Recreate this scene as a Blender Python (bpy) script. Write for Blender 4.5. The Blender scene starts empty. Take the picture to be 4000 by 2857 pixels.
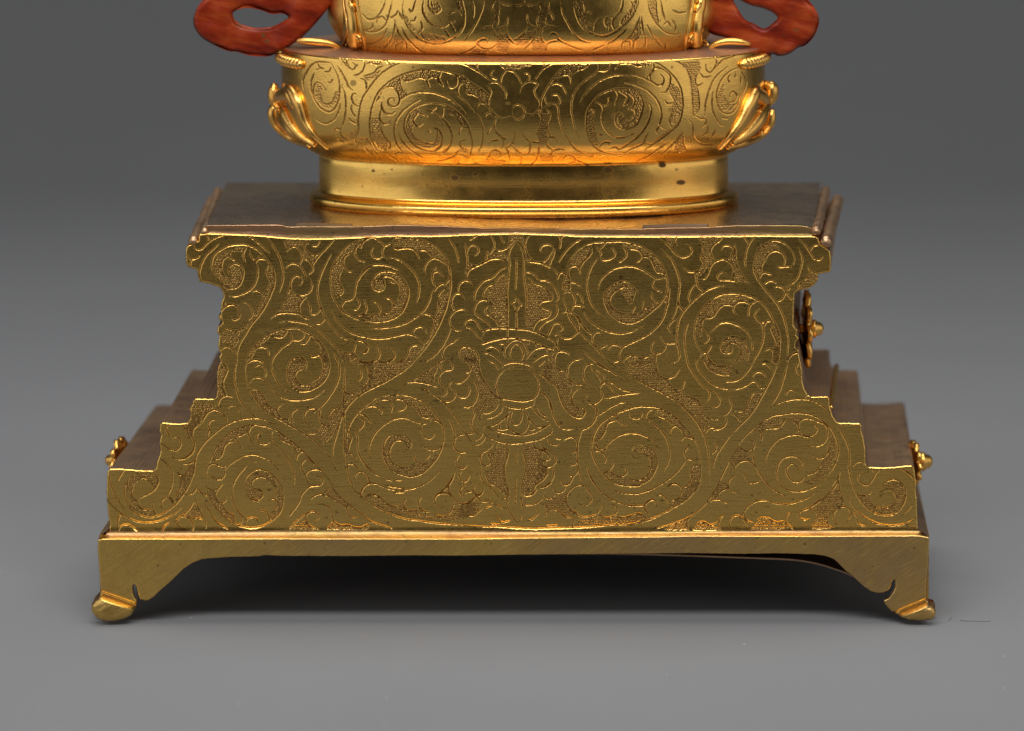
import bpy, math, numpy as np
from mathutils import Vector
R_ = math.radians
C = bpy.context.scene.collection
rng = np.random.default_rng(7)
# ---------------------------------------------------------------- camera model (source photo: 4000 x 2857)
U = 0.05e-3                      # one photo pixel on the front panel, in metres
F = 28000.0; AL = R_(10); CA, SA = math.cos(AL), math.sin(AL)
CX, CY = 2900.0, 1428.5
DIST = F * U
def _h(py, dy):
    t = (CY - py) / F
    return (t * dy * CA - dy * SA) / (CA + t * SA)
CAMY = -DIST * CA - 0.0
CAMZ = -_h(2424.0, -CAMY)
CAMX = (CX - 2000.0) * U
def P0(px, py, y=0.0):           # point on the vertical plane at depth y
    px = np.asarray(px, float); py = np.asarray(py, float)
    dy = y - CAMY
    h = _h(py, dy)
    dep = dy * CA - h * SA
    return np.stack([CAMX + (px - CX) * dep / F, np.broadcast_to(y, px.shape) + 0 * px, CAMZ + h], -1)
def PZ(px, py, z):               # point on the horizontal plane at height z
    t = (CY - py) / F; h = z - CAMZ
    dy = h * (CA + t * SA) / (t * CA - SA)
    dep = dy * CA - h * SA
    return np.array([CAMX + (px - CX) * dep / F, CAMY + dy, z])
def proj(p):
    v = p - np.array([CAMX, CAMY, CAMZ])
    dep = v[..., 1] * CA - v[..., 2] * SA
    up = v[..., 1] * SA + v[..., 2] * CA
    return CX + F * v[..., 0] / dep, CY - F * up / dep
# ---------------------------------------------------------------- engraving traced on the metal
FACE = '''
T 700 880
# left tile
S 165,230 185,275 225,292 265,278 330,215 420,155 535,112
S 325,105 340,150 335,190 318,232
S 75,350 105,370 145,400 195,395 240,360
S 148,402 130,450 130,498
S 465,222 395,285 320,355 270,440 240,530 240,600 262,668
S 525,770 580,750 650,742 710,700 745,620 755,545 735,495 690,462 640,458 595,490 580,540 590,590 625,612 690,600
S 690,742 600,735 520,705 450,640 400,560 380,480 390,400 430,335 500,285 590,245 700,230 800,235 900,280 980,345 1050,440 1105,530 1122,620 1110,720 1070,830 1010,950 930,1070 840,1180 780,1280 720,1380 680,1500 675,1624
S 545,605 505,545 495,475 515,410 560,375 590,365
S 590,330 600,385 642,412
S 790,262 755,320 750,370 772,425
S 825,295 830,350 860,390 905,415 950,395 1020,405
S 935,365 905,430
S 885,430 920,500 918,600 890,690 825,765 730,815 640,835 570,825
S 790,120 870,165 960,235 1030,300 1060,335
S 1010,140 1080,210 1140,310 1185,400 1215,520 1218,620 1200,710 1170,795
S 1052,465 1025,530 1035,600 1065,650 1050,720 1000,790
S 850,800 890,768 940,778 980,820 980,870 960,910 905,960
S 498,892 550,925 620,925 670,950 710,1000 710,1060 680,1105 630,1110 600,1078
S 695,942 600,935 540,960 490,1015
S 738,905 800,920 845,970 860,1040 840,1090 800,1125
S 510,1162 540,1205 600,1232 680,1245 720,1232 780,1180
S 475,1478 520,1440 570,1432 620,1455 655,1500
S 1232,188 1255,240 1270,275
S 1255,320 1290,275 1340,250 1390,270 1430,320 1440,390 1425,440 1405,470
S 1238,518 1280,470 1340,450 1400,470 1450,530 1490,610
S 1490,190 1470,260 1495,310 1550,350 1610,355 1645,330
S 1650,180 1630,225 1590,250 1555,235
S 1440,395 1500,405 1545,450 1570,500 1560,545 1520,575
S 1820,170 1740,260 1650,350 1590,430 1565,480
S 1490,600 1540,650 1558,710 1535,775 1480,815 1410,825 1350,800 1310,750 1310,680 1335,620 1385,595 1425,615 1442,660 1425,695 1390,712
S 1305,710 1280,795
S 1785,340 1730,440 1670,560 1635,670 1622,780 1640,900 1680,1010 1730,1110 1800,1210 1870,1290 1940,1335 2010,1350 2070,1380
S 1495,845 1440,890 1410,950 1412,1010 1435,1060 1490,1095 1540,1102
S 1490,885 1530,940 1538,1000 1535,1050
S 1535,1045 1600,1045 1640,1010 1665,950
S 1060,1108 1120,1060 1200,1032 1300,1032 1400,1045 1460,1070 1515,1098
S 1705,1080 1690,1125 1650,1158 1605,1158
S 1145,1148 1220,1130 1320,1128 1440,1145 1530,1170 1630,1235 1730,1330 1820,1420 1900,1520 1945,1600
S 2272,135 2150,165 2020,220 1920,300 1840,400 1795,500 1775,620 1780,740 1805,850 1850,930 1910,1000 1990,1060 2100,1110 2272,1133
S 2140,215 2130,270
S 2272,140 2200,150 2155,195 2080,260 2060,330 2090,390 2130,420 2180,428
S 2040,330 1960,355 1925,410 1930,480 1975,540 2030,545
S 1915,530 1875,590 1880,680 1920,750 1905,810 1850,830
S 1875,840 1930,885 2000,880 2050,840 2070,740 2090,660 2140,580 2200,520 2272,480
S 2055,845 2100,880 2115,930 2090,985 2045,990
S 1955,880 1920,920 1905,970 1925,1045
S 2165,880 2195,960 2180,1030 2130,1060 2080,1072
S 1775,985 1820,1080 1890,1170 1970,1240 2080,1290 2272,1325
S 1330,1200 1420,1225 1530,1280 1620,1345 1690,1430 1740,1530 1765,1624
S 1385,1215 1260,1218 1130,1250 1010,1310 900,1400 830,1490 790,1590 785,1624
S 1290,1230 1315,1290 1320,1340 1290,1385 1210,1440 1140,1510 1100,1570 1085,1624
S 1475,1265 1455,1320 1400,1355 1330,1345
S 1535,1290 1510,1350 1470,1390 1430,1395
S 1085,1300 1140,1315 1200,1318 1250,1275 1270,1240
S 900,1460 950,1430 1010,1440 1050,1480 1050,1530
S 1520,1520 1570,1550 1640,1525 1670,1550 1690,1624
S 800,1620 850,1590 920,1580 980,1614
S 1295,1624 1320,1580 1390,1550 1450,1560 1490,1600
S 1805,1490 1860,1600
S 1885,1455 1930,1490 1990,1505 2040,1490 2070,1400
S 2065,1370 2120,1358 2180,1385 2215,1440 2190,1495 2150,1505
S 2060,1490 2080,1550 2130,1600 2272,1612
P 600,300 690,265 780,270 740,310 640,315 570,370 510,430 480,520 520,590 580,620 660,600 700,570 745,560 735,640 690,720 600,730 510,690 440,620 405,540 400,460 430,380 500,320
P 590,510 650,490 700,510 720,570 650,600 600,580
P 500,720 600,740 530,768
P 1055,510 1100,540 1110,640 1095,740 1050,840 990,960 900,1090 800,1200 700,1280 690,1380 650,1440 560,1390 500,1380 480,1300 520,1235 640,1250 740,1220 860,1110 900,980 970,900 985,820 1040,760 1060,650 1025,600
P 1240,185 1480,195 1520,220 1490,245 1380,245 1340,235 1270,260
P 1445,310 1500,330 1600,360 1590,400 1560,440 1500,385 1450,380
P 1290,810 1380,830 1490,850 1420,900 1400,960 1410,1030 1280,1020 1140,1030 1200,950 1250,870
P 2140,180 2120,240 2050,300 1940,340 1910,420 1920,520 1870,600 1880,700 1915,760 1870,820 1850,860 1810,790 1790,650 1800,500 1850,400 1940,300 2040,220
P 1270,1235 1230,1280 1180,1305 1080,1300 1000,1370 900,1460 850,1560 800,1600 830,1490 900,1400 1010,1310 1130,1245
P 1550,1320 1620,1360 1690,1440 1740,1560 1750,1624 1690,1624 1680,1560 1650,1500 1640,1430 1600,1380
P 1900,1500 2000,1520 2055,1500 2070,1560 2000,1600 1940,1600 1900,1590
P 2100,1065 2200,1050 2272,1070 2272,1110 2180,1105
P 1305,1624 1390,1570 1470,1580 1440,1624
T 1400 880
S 30,250 70,190 130,155 190,150 250,190 305,245 280,300 290,360 330,400
S 390,210 310,245
S 390,215 410,260 450,285 540,275 610,275 680,320 710,405
S 700,300 780,295 830,330 870,385
S 185,260 150,310 175,375 230,392 290,365
S 0,180 100,140 200,115 330,105 450,130
S 270,145 450,145 620,160 760,185 880,240 970,320 1030,400 1065,500 1080,600 1080,740 1055,870 1020,1000 960,1150 880,1300 780,1450 680,1570 620,1624
S 345,385 420,390 520,435 620,520 690,620 715,720 705,830 680,915
S 0,660 40,570 100,500 180,470 280,470 380,490 500,545
S 255,610 350,605 430,640 480,700 495,790 470,870 410,920
S 360,655 420,680
S 310,720 300,650 260,625 195,650 180,690
S 495,590 430,560 340,545 250,560 190,610 160,680 175,740 230,775 290,760 312,710
S 495,590 560,680 590,790 570,900 520,1010 440,1080 330,1125 200,1135 80,1115 0,1085
S 285,858 350,860 400,900 405,970 370,1020 300,1040 250,1030
S 160,890 220,920 255,980 240,1030 180,1055 60,1050
S 70,880 95,960 70,1030 0,1055
S 865,770 830,900 760,1010 660,1090 540,1160 400,1195 240,1210 110,1195
S 800,600 775,530 800,450 860,400 930,400 1000,440 1060,470
S 1060,480 1075,580 1050,660 1010,700
S 915,490 880,545 865,620 880,680 915,710 990,690 1050,740
S 870,570 930,545 990,600
S 990,690 930,720 885,780
S 1010,755 960,790 940,835
S 1040,150 1100,220 1150,310 1175,440
S 705,1075 760,1050 820,1050 880,1095 890,1160 860,1240 840,1310 780,1370
S 640,1270 660,1220 720,1195 770,1215 800,1270
S 930,890 935,980 910,1060 880,1090
S 0,1280 100,1320 220,1335 350,1325 470,1300 570,1280 660,1300 720,1350 750,1410
S 730,1425 660,1410 600,1450 580,1530 530,1590 455,1600
S 0,1355 60,1365 105,1410 110,1450 50,1505
S 190,1390 240,1450 250,1520 210,1590 100,1620
S 310,1435 390,1450 430,1500 410,1570 340,1610 230,1590
S 1410,105 1360,140 1310,175
S 1520,95 1580,170 1595,240 1565,310 1525,350
S 1660,105 1675,160 1710,205
S 1590,275 1660,300 1730,275 1770,220 1780,105
S 1250,205 1270,330 1280,450 1275,560
S 1275,320 1290,270 1340,235 1395,260 1410,310 1365,360
S 1280,440 1340,470 1400,475 1460,430 1500,390 1515,305
S 1740,420 1640,395 1540,405 1460,450 1370,490 1310,520 1275,580 1275,630
S 2010,120 1965,180 1955,250 1980,340 2050,420 2130,440 2200,410 2272,310
S 2130,320 2140,260 2200,230 2272,240
S 1740,495 1680,520 1620,570 1570,620 1490,650 1430,700 1380,770 1360,850 1385,910
S 1735,575 1670,600 1615,660 1600,690 1520,720 1475,780 1470,840 1500,870
S 1570,930 1520,890 1450,880 1390,920 1365,1000 1400,1070 1480,1120 1540,1180 1558,1240
S 1565,965 1520,955 1485,990 1500,1040 1570,1080 1630,1150 1665,1250
S 1845,200 1790,270 1765,350 1775,450 1760,600 1745,800 1752,1000 1750,1200 1750,1420
S 1845,200 1910,280 1940,370 1940,550 1960,750 1975,870 1965,1000 1945,1080
S 1855,385 1850,600 1845,750
S 1850,1010 1855,1240
S 1845,850 1830,900 1795,915 1830,950 1840,1000
S 1870,860 1885,905 1915,935 1880,960 1858,1005
S 1335,710 1290,655 1230,660 1180,710 1165,790
S 1245,885 1210,820 1160,800 1110,840 1085,920
S 1095,890 1100,950 1118,990
S 1290,1030 1240,990 1170,995 1105,1040 1070,1110 1090,1190 1150,1235 1220,1228
S 1090,1190 1050,1300 980,1430 890,1530 795,1600
S 1245,1190 1260,1130 1320,1105 1380,1130 1420,1200 1455,1270
S 1245,1190 1310,1210 1370,1260 1415,1330
S 1460,1290 1490,1240 1560,1215 1700,1210 1850,1218 1990,1235 2100,1265 2200,1320 2272,1350
S 1425,1250 1550,1220
S 1460,1290 1440,1340 1480,1380 1600,1350 1750,1325 1900,1330 2050,1365 2180,1420 2272,1460
S 1550,1365 1455,1395
S 1235,1325 1170,1330 1110,1375 1030,1420 990,1490 1000,1560 1050,1605 1100,1624
S 1000,1585 920,1624
S 1415,1624 1410,1550 1370,1480 1300,1435 1220,1435 1185,1490 1200,1570 1250,1605
S 1490,1450 1560,1425 1630,1450 1680,1510
S 1465,1500 1540,1510 1620,1560 1690,1624
S 1640,1385 1700,1395 1730,1415
S 1760,1590 1715,1530 1725,1440 1790,1370 1870,1350 1940,1390 1980,1480 1975,1530
S 1800,1590 1775,1510 1800,1430 1850,1395 1905,1430 1935,1510 1910,1595
S 1955,1590 2030,1490 2120,1440 2200,1440 2215,1500
S 2035,1624 2120,1555 2200,1520 2240,1530 2220,1590
S 2075,1385 2095,1430
S 2020,1370 1980,1400
S 2120,960 2200,990 2250,1010 2220,1080 2130,1110 2070,1170 2040,1250
S 2140,980 2115,950 2150,900 2272,880
S 1960,430 2060,435 2160,455 2272,510
S 1950,555 2010,555 2070,590 2110,650
S 2105,660 2180,645 2240,670 2272,700
S 1960,620 2020,635 2065,690 2140,710 2210,760 2255,820
S 2105,1250 2150,1170 2210,1130 2272,1105
S 2220,1300 2272,1200
P 400,180 560,155 720,180 850,240 930,310 1000,390 1040,440 990,430 930,390 870,380 820,320 760,290 690,300 600,270 520,270 440,275 410,240
P 200,650 240,590 330,560 430,575 500,600 560,690 580,800 560,910 510,1000 430,1070 300,1110 150,1115 20,1080 60,1060 160,1060 260,1045 370,1030 410,980 420,930 480,880 500,780 480,700 430,640 350,610 260,620 300,680 290,740 230,760 180,720
P 1050,780 1040,900 1000,1040 940,1160 860,1300 760,1440 640,1560 560,1624 480,1610 570,1560 620,1460 740,1410 780,1380 850,1310 890,1200 890,1090 930,1000 930,880 980,820
P 1790,110 1900,110 1950,180 1930,240 1880,200 1840,180 1780,250 1730,280 1780,210
P 1560,350 1640,320 1720,330 1750,390 1740,415 1640,390 1540,390
P 1945,320 1980,360 2010,410 1950,420
P 1285,460 1370,480 1310,520 1240,575 1260,520
P 1730,600 1735,850 1740,1190 1670,1190 1640,1130 1560,1060 1530,1000 1570,960 1560,910 1500,870 1500,780 1560,730 1620,680 1660,620
P 1985,690 2060,700 2140,740 2210,770 2260,830 2270,870 2180,890 2120,940 2150,990 2230,1020 2210,1070 2110,1120 2050,1190 2020,1210 1950,1190 1960,1060 1990,900
P 1200,1470 1270,1440 1350,1490 1390,1560 1390,1620 1250,1590 1205,1540
T 2100 880
S 171,245 195,300 180,370 140,470
S 232,102 265,150 272,205 258,275
S 318,98 270,160
S 172,512 205,535 240,570 290,560 355,590
S 270,560 240,600 235,630
S 545,150 440,205 360,270 300,350 260,410 245,440
S 171,700 210,750 240,820 238,870 212,900
S 212,895 235,980 215,1060 160,1110 90,1140 40,1190 5,1250
S 171,780 170,860
S 335,560 350,480 400,380 470,300 560,240 680,205 850,198 1000,195 1120,220 1250,270 1360,350 1440,440 1490,540 1520,650 1520,760 1490,850 1430,930 1340,1010 1240,1090 1150,1140 1080,1155 990,1140 900,1090 840,1030 805,960 780,870 790,800 830,750 890,700 960,665 1040,665 1100,705 1138,760 1135,820 1100,860 1050,870 1000,840 975,785
S 980,770 930,770 870,820 845,890 870,960 930,1010 1010,1040 1090,1035
S 1138,740 1172,780
S 1055,700 970,745 880,790
S 1148,955 1120,1000 1095,1055
S 1105,1045 1180,1040 1240,1010 1250,980 1310,965 1370,910
S 1245,890 1235,950 1255,1005
S 625,250 635,310 600,370 560,410 520,460 500,500
S 345,530 400,490 450,480 490,510 500,580
S 680,250 720,290 745,330 720,370
S 800,210 760,250 730,280
S 720,370 760,405 820,410 880,385 910,345 900,300 870,265
S 720,370 650,460 600,570 578,680 590,790 620,900 670,980 730,1050 790,1098
S 980,250 1030,290 1045,340 1020,390 950,445
S 1075,285 1140,285 1200,310 1225,360 1200,410 1155,445
S 1230,370 1300,385 1350,440 1370,500 1400,550 1490,575
S 705,760 730,670 790,590 870,530 960,495 1080,485 1180,505 1270,550 1340,600 1400,635 1495,620
S 1390,635 1350,680 1370,740 1450,785
S 1340,785 1345,850 1380,890 1430,918
S 360,520 365,600 378,660 380,720 375,770
S 380,675 440,680 498,712
S 330,590 305,680 305,760
S 300,820 335,780 390,790 430,840 438,900 420,960 400,1000
S 425,795 480,810 515,850 530,920
S 395,955 460,940 540,958
S 300,820 315,910 350,1000 370,1080 430,1170 500,1260 600,1360 700,1460 800,1560 870,1620
S 260,1050 330,1018 390,1030 450,1070 485,1130 480,1220 440,1290 370,1330 300,1325 250,1290 220,1250
S 430,1040 490,1090 520,1160 580,1225
S 120,1290 150,1220 190,1165 240,1155 280,1175 295,1215 260,1250
S 5,1260 80,1290 160,1345 215,1390 205,1430 170,1440
S 0,1385 100,1430 200,1465
S 240,1330 225,1400 250,1460 270,1485
S 190,1310 230,1270
S 200,1624 205,1540 240,1490 310,1485 380,1518
S 500,940 540,1020 600,1110 680,1180 780,1235 880,1265 980,1275 1090,1255 1170,1220 1230,1188
S 490,1120 540,1200 600,1260 650,1290
S 780,1295 730,1260 680,1265 645,1310 650,1370 690,1420 735,1440
S 720,1475 765,1415
S 735,1440 810,1415
S 828,1485 840,1430 900,1405 960,1420 990,1440
S 1500,740 1535,860 1540,780 1525,900 1490,1050 1430,1160 1340,1250 1220,1330 1100,1385 1010,1430 965,1500 960,1560 975,1624
S 1550,740 1535,860 1525,950
S 870,1620 950,1595
S 1000,1624 1040,1560 1110,1530 1200,1560 1280,1550 1340,1520
S 1380,1624 1385,1510
S 1370,1360 1335,1420 1350,1480 1400,1510 1460,1490 1500,1440 1510,1390
S 1435,1300 1480,1370 1540,1390 1610,1390
S 1440,275 1510,340 1580,420 1640,560 1668,680 1655,820 1640,930 1610,1040 1560,1130
S 1640,1100 1580,1130 1545,1170 1535,1210 1580,1275
S 1640,860 1670,960 1715,1010
S 1520,1500 1520,1570 1580,1615 1640,1590 1665,1520 1640,1400 1635,1280 1650,1150 1690,1050 1760,960 1850,870 1950,790 2060,735 2170,712 2300,710
S 1520,1500 1512,1540
S 1770,1150 1735,1240 1720,1380 1740,1520 1765,1624
S 1420,155 1500,210 1570,280 1620,340 1700,380 1770,360 1810,310 1790,250 1735,225
S 1715,60 1650,110 1610,190 1605,260
S 1885,175 1935,230 1940,310 1915,380 1940,440 1920,500 1860,545 1780,550 1705,500
S 2178,118 2140,180 2070,230 2030,290 2040,350 2085,425
S 1840,550 1865,640 1880,720 1950,785
S 1845,700 1790,770 1775,850 1800,930
S 1885,645 1960,630 2000,570 2030,490 2090,430 2180,405 2250,440 2300,500 2300,580 2270,640
S 2220,575 2160,555 2115,590 2125,640 2200,650 2290,655 2370,680
S 1510,850 1500,900
P 370,490 370,440 450,350 550,280 620,260 625,320 570,390 510,460 490,510 450,485 400,500
P 310,600 360,600 375,700 370,750 310,770
P 990,225 1110,230 1250,290 1360,370 1440,470 1490,570 1420,550 1380,500 1350,430 1290,380 1230,365 1200,310 1130,280 1050,280
P 1050,690 960,665 880,700 800,780 775,870 800,970 850,1060 930,1120 1050,1155 1150,1130 1260,1070 1350,1000 1390,950 1370,920 1300,970 1240,1010 1160,1045 1010,1045 920,1010 860,950 840,880 870,810 930,770 990,745
P 1000,760 1060,700 1130,750 1135,830 1110,930 1060,930 1030,870 985,800
P 1490,135 1560,150 1600,190 1640,230 1600,270 1540,220
P 1900,130 2100,140 2130,180 2060,230 2030,290 2040,380 2040,460 1980,520 1910,590 1850,620 1840,560 1930,500 1945,400 1920,360 1940,280 1920,200
P 1380,1624 1385,1560 1340,1540 1280,1570 1200,1570 1110,1540 1060,1580 1060,1624
P 135,1510 210,1490 205,1624 150,1624
T 2650 880
S 765,125 800,180 825,220
S 905,130 850,190 810,270 790,360 780,430 792,495
S 500,300 530,250 590,240 640,270 655,310 620,370 570,410
S 660,220 670,330
S 670,300 680,440 730,560 790,650 835,690
S 1300,510 1350,450 1360,380 1320,290 1260,230 1180,190 1090,190 1000,240 930,320 895,420 885,510 910,600 960,680 1030,770 1120,880 1190,980 1240,1100 1270,1220 1290,1360 1280,1500 1280,1624
S 1020,415 1050,350 1110,310 1180,310 1240,360 1250,420 1235,475
S 1155,475 1200,490 1260,490 1320,485
S 1020,415 975,480 975,550 985,570
S 950,635 975,580 1010,560 1085,580
S 1000,710 1040,670 1090,655 1145,678
S 1400,265 1440,340 1455,420 1430,530 1390,630 1320,695 1245,730
S 1115,745 1160,720 1220,735 1250,780 1225,860 1150,905
S 1265,770 1290,830 1325,870
S 1310,720 1290,760
S 1130,780 1135,740
S 1405,165 1480,230 1540,310 1590,390 1650,410 1695,370
S 1655,230 1580,250 1545,300
S 1520,475 1545,530 1630,575
S 1545,530 1520,600 1460,660 1415,700 1410,760
S 205,1624 270,1510 215,1400 185,1280 200,1150 240,1050 310,950 400,870 500,820 620,808 740,815 860,850 960,905 1040,990 1110,1110 1160,1210 1190,1310 1190,1430 1180,1560 1165,1624
S 280,1100 400,1080 450,1010 510,950 580,935 645,950
S 700,1065 650,1010 655,950 710,905 780,905 840,930
S 930,885 870,920 830,970 825,1070
S 950,980 895,1040 910,1090 960,1140 1030,1135 1100,1120
S 1055,1100 1005,1180
S 960,1140 995,1210 1000,1300 985,1390 940,1490 900,1560 875,1624
S 365,1270 440,1190 520,1145 600,1145 700,1180 780,1230 830,1290 850,1345
S 860,1360 870,1420 872,1470
S 300,1100 270,1170 290,1230 350,1290 350,1350 295,1395
S 275,1510 340,1490 380,1420
S 330,1505 350,1560 370,1624
S 775,1624 815,1560 820,1480 790,1400 740,1340 660,1305 580,1320 520,1370 495,1440 520,1490 580,1505 630,1470 630,1400
S 540,1440 590,1390 660,1385 710,1420 730,1480 715,1560 660,1624
S 1110,1160 1090,1220 1110,1280 1140,1340 1140,1420 1110,1465
S 1005,1490 1060,1450 1110,1480 1115,1560 1100,1600
S 1280,1600 1310,1540 1370,1490 1410,1500
P 610,330 655,290 680,420 740,570 820,680 720,660 630,640 640,520 600,420
P 940,240 1090,200 1180,250 1170,290 1060,320 1010,400 960,480 980,550 930,590 895,500 900,380
P 1545,560 1635,580 1640,620 1540,720 1430,740 1430,690 1500,650
P 300,1080 370,1080 430,1020 500,950 640,940 700,905 840,880 740,830 560,825 400,880 300,970 230,1080 205,1200 240,1330 280,1320 260,1220
P 620,1310 540,1340 500,1440 540,1500 620,1480 620,1390 700,1410 720,1490 680,1570 590,1600 680,1610 780,1590 815,1500 770,1380 700,1320
P 1120,1140 1190,1250 1190,1400 1170,1624 1110,1624 1110,1480 1140,1400 1130,1300 1095,1240
T 700 1360
S 675,183 655,250 650,360 670,480 700,580 760,680 840,760 905,812
S 785,183 772,250 780,350 810,450 860,550 940,660 1030,750 1130,820 1230,870 1320,920 1420,980 1530,1050 1640,1140 1730,1230 1800,1320 1850,1435
S 485,160 530,190 560,240 560,290 530,350 515,400 520,480 548,535
S 785,183 850,150 910,142 985,172
S 870,232 930,198 980,215 1015,260 1015,310 1000,345
S 1085,183 1090,260 1120,340 1170,420 1240,485 1310,520
S 820,420 860,365 910,348 980,365 1040,415 1090,475 1150,540 1220,590 1320,612 1420,612 1540,595 1640,545 1710,485
S 1525,80 1580,105 1640,85 1680,150 1690,230 1660,320 1580,368
S 1765,183 1760,260 1735,340 1680,410 1600,470 1500,505 1420,508 1350,470 1290,410 1270,320 1275,220 1310,150 1380,115 1440,125 1480,150 1495,200 1475,250
S 1480,290 1440,255 1390,270 1360,320 1375,370 1420,430 1500,440 1560,400 1640,350
S 1805,50 1850,130 1880,220 1875,340 1840,440 1790,530 1720,630 1650,700 1565,768
S 1570,745 1610,715 1560,712 1510,725 1470,780 1475,850 1530,900
S 1610,720 1645,770 1650,850 1690,900 1750,925
S 1665,705 1640,790
S 1660,880 1650,940 1590,1000 1505,1005
S 800,490 880,485 940,510 990,580 1030,650 1080,700 1145,720
S 455,700 460,640 500,580 560,560 645,577
S 460,690 475,720
S 565,720 600,680 650,680 700,720 735,790
S 270,870 320,780 380,735 440,730 500,760 550,810 562,870
S 265,880 190,930 155,990 155,1060 178,1120 165,1190 110,1260 0,1305
S 445,838 370,855 345,900 355,950 395,990
S 355,950 340,1010 330,1055
S 100,1624 160,1510 180,1400 195,1290 240,1190 320,1090 420,1000 540,910 680,850 830,825 950,830 1110,882
S 320,1624 320,1480 350,1360 400,1240 480,1110 580,1010 700,940 830,905 980,915 1120,960 1250,1040 1380,1140 1500,1260 1620,1390 1720,1490 1815,1610
S 1495,1285 1580,1360
S 925,885 860,920 815,980 820,1050 880,1120
S 1225,655 1165,690 1150,740 1175,790 1230,830 1290,828
S 1415,705 1345,740 1310,800 1330,865
S 975,992 920,1015 910,1070 950,1120 1010,1130 1055,1112
S 730,985 680,1020 675,1080 730,1162
S 660,1100 580,1110 530,1160 510,1230 470,1295 410,1310
S 800,990 740,1020 690,1040
S 1105,970 1080,1020 1110,1110 1190,1190 1260,1280 1320,1370 1345,1460 1345,1560 1345,1624
S 1155,990 1175,1060 1250,1105 1320,1140 1360,1230
S 1370,1330 1380,1270 1415,1230 1460,1215
S 410,1335 440,1370 500,1390 560,1385
S 345,1390 380,1360 440,1362
S 530,1440 580,1380 660,1320 760,1270 860,1250 950,1270 1050,1310 1110,1360 1170,1425
S 520,1400 530,1490 490,1540 430,1535 385,1495
S 855,1305 895,1335
S 795,1380 720,1460 660,1540 630,1624
S 780,1624 780,1540 830,1470 930,1425 1040,1450 1130,1520 1210,1624
S 850,1610 870,1550 940,1515 1020,1530 1100,1590 1140,1624
S 1490,1308 1440,1350 1435,1420 1480,1480
S 1530,1590 1485,1520 1500,1460 1560,1430 1640,1430 1700,1470
S 1615,1490 1670,1520 1680,1580 1640,1620
S 35,1355 110,1360 180,1325
S 110,1370 110,1440 70,1490 0,1490
S 1895,445 1940,510 2020,545 2090,520 2130,485
S 1930,520 1920,620 1870,690 1800,730 1765,790 1780,850
S 1795,1280 1810,1150 1850,1000 1900,830 1970,700 2060,600 2150,530 2272,460
S 1975,1290 1960,1160 1965,1020 1990,930 2050,820 2140,720 2272,620
S 1940,942 2000,940 2060,980 2090,1040 2090,1140 2110,1250 2170,1350 2272,1450
S 1975,970 2020,1050 2000,1130 1985,1200
S 1975,1235 2030,1250 2075,1295
S 1975,1290 1975,1420 2000,1540 2040,1624
S 2100,770 2170,790 2220,840 2245,885
S 2105,810 2155,840 2165,890 2110,965
S 1970,1355 2050,1370 2110,1415
S 2060,1530 2080,1470 2140,1450 2200,1490 2230,1570 2272,1590
S 1975,1380 1940,1290 1935,230
P 490,165 550,220 560,290 520,360 515,480 540,540 450,590 440,480 440,300 465,210
P 175,620 300,640 430,680 340,740 280,820 250,890 180,920 150,980 140,1060 110,1060 80,930 130,860 150,700
P 880,500 940,520 1000,600 1060,700 1140,730 1170,790 1240,830 1320,850 1380,900 1300,905 1180,850 1060,770 950,660 890,570
P 1300,160 1390,125 1480,150 1490,230 1430,250 1360,300 1360,380 1420,440 1500,445 1600,400 1680,350 1700,400 1600,465 1480,500 1400,520 1320,480 1280,400 1270,280
P 1690,20 1750,80 1765,220 1730,340 1690,380 1650,350 1700,250 1690,150 1650,80
P 1925,60 2050,60 2065,130 2000,170 1920,150
P 2000,180 2272,180 2272,440 2150,500 2040,600 1950,720 1890,840 1850,960 1770,1060 1680,1140 1610,1050 1610,960 1700,920 1750,900 1770,790 1870,690 1930,620 1950,540 2040,550 2130,490 2220,420 2240,300 2200,220
P 820,910 870,920 810,990 700,1010 660,1090 560,1110 510,1220 440,1300 360,1330 400,1240 480,1110 580,1010 700,940
P 1160,990 1260,1050 1400,1160 1460,1220 1390,1240 1350,1180 1280,1110 1180,1060
P 110,1380 170,1370 170,1480 110,1624 0,1624 0,1500 80,1490
P 1960,1050 2010,1030 2010,1100 1980,1240 1940,1250 1940,1180
P 790,1560 850,1480 930,1440 1030,1460 1120,1530 1180,1624 1120,1624 1030,1530 940,1515 870,1560 850,1624 790,1624
T 1400 1400
S 0,50 60,65 110,120 122,190 100,270 50,320 0,330
S 0,120 35,160 35,220 0,270
S 640,55 560,130 430,210 300,290 170,350 60,410 0,460
S 0,20 60,45 130,45 180,20 210,0
S 210,20 300,45 360,30 410,0
S 540,0 480,40 455,42
S 835,0 795,38
S 545,292 620,280 700,282 800,300 880,320 955,352
S 625,275 700,225 800,160 900,80 990,10
S 700,340 760,355 820,375
S 735,365 830,405 930,465 1010,530 1080,620 1150,710 1210,810 1250,880
S 1245,875 1290,888 1350,878
S 1020,20 1080,50 1105,100 1080,140 1020,145 970,180 945,240 960,300 1010,340 1035,390 1010,440 945,450
S 975,60 970,110 1000,155
S 950,455 990,500 1050,510 1110,480 1140,430 1120,380 1070,340 1075,290 1120,280
S 1120,290 1200,290 1260,240 1300,190
S 1210,30 1280,50 1320,110 1300,160 1255,168
S 930,150 885,190 880,250 905,305
S 1290,215 1370,290 1400,370 1390,460 1340,550 1270,572 1185,548
S 1145,435 1200,460 1260,455 1300,400 1300,340 1265,305
S 1325,555 1360,640 1335,720 1325,790 1350,840 1410,885
S 1410,0 1415,100 1440,200 1500,300 1570,400 1660,475
S 1525,38 1580,45 1620,90 1640,130
S 1670,125 1710,80 1780,58 1880,55 1980,75 2040,110 2065,150
S 1890,105 1780,112 1690,160 1630,230 1612,300 1635,400 1680,475 1760,485 1850,500 1950,505 2060,470 2110,380 2115,270 2070,190 1990,125 1890,105
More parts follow.
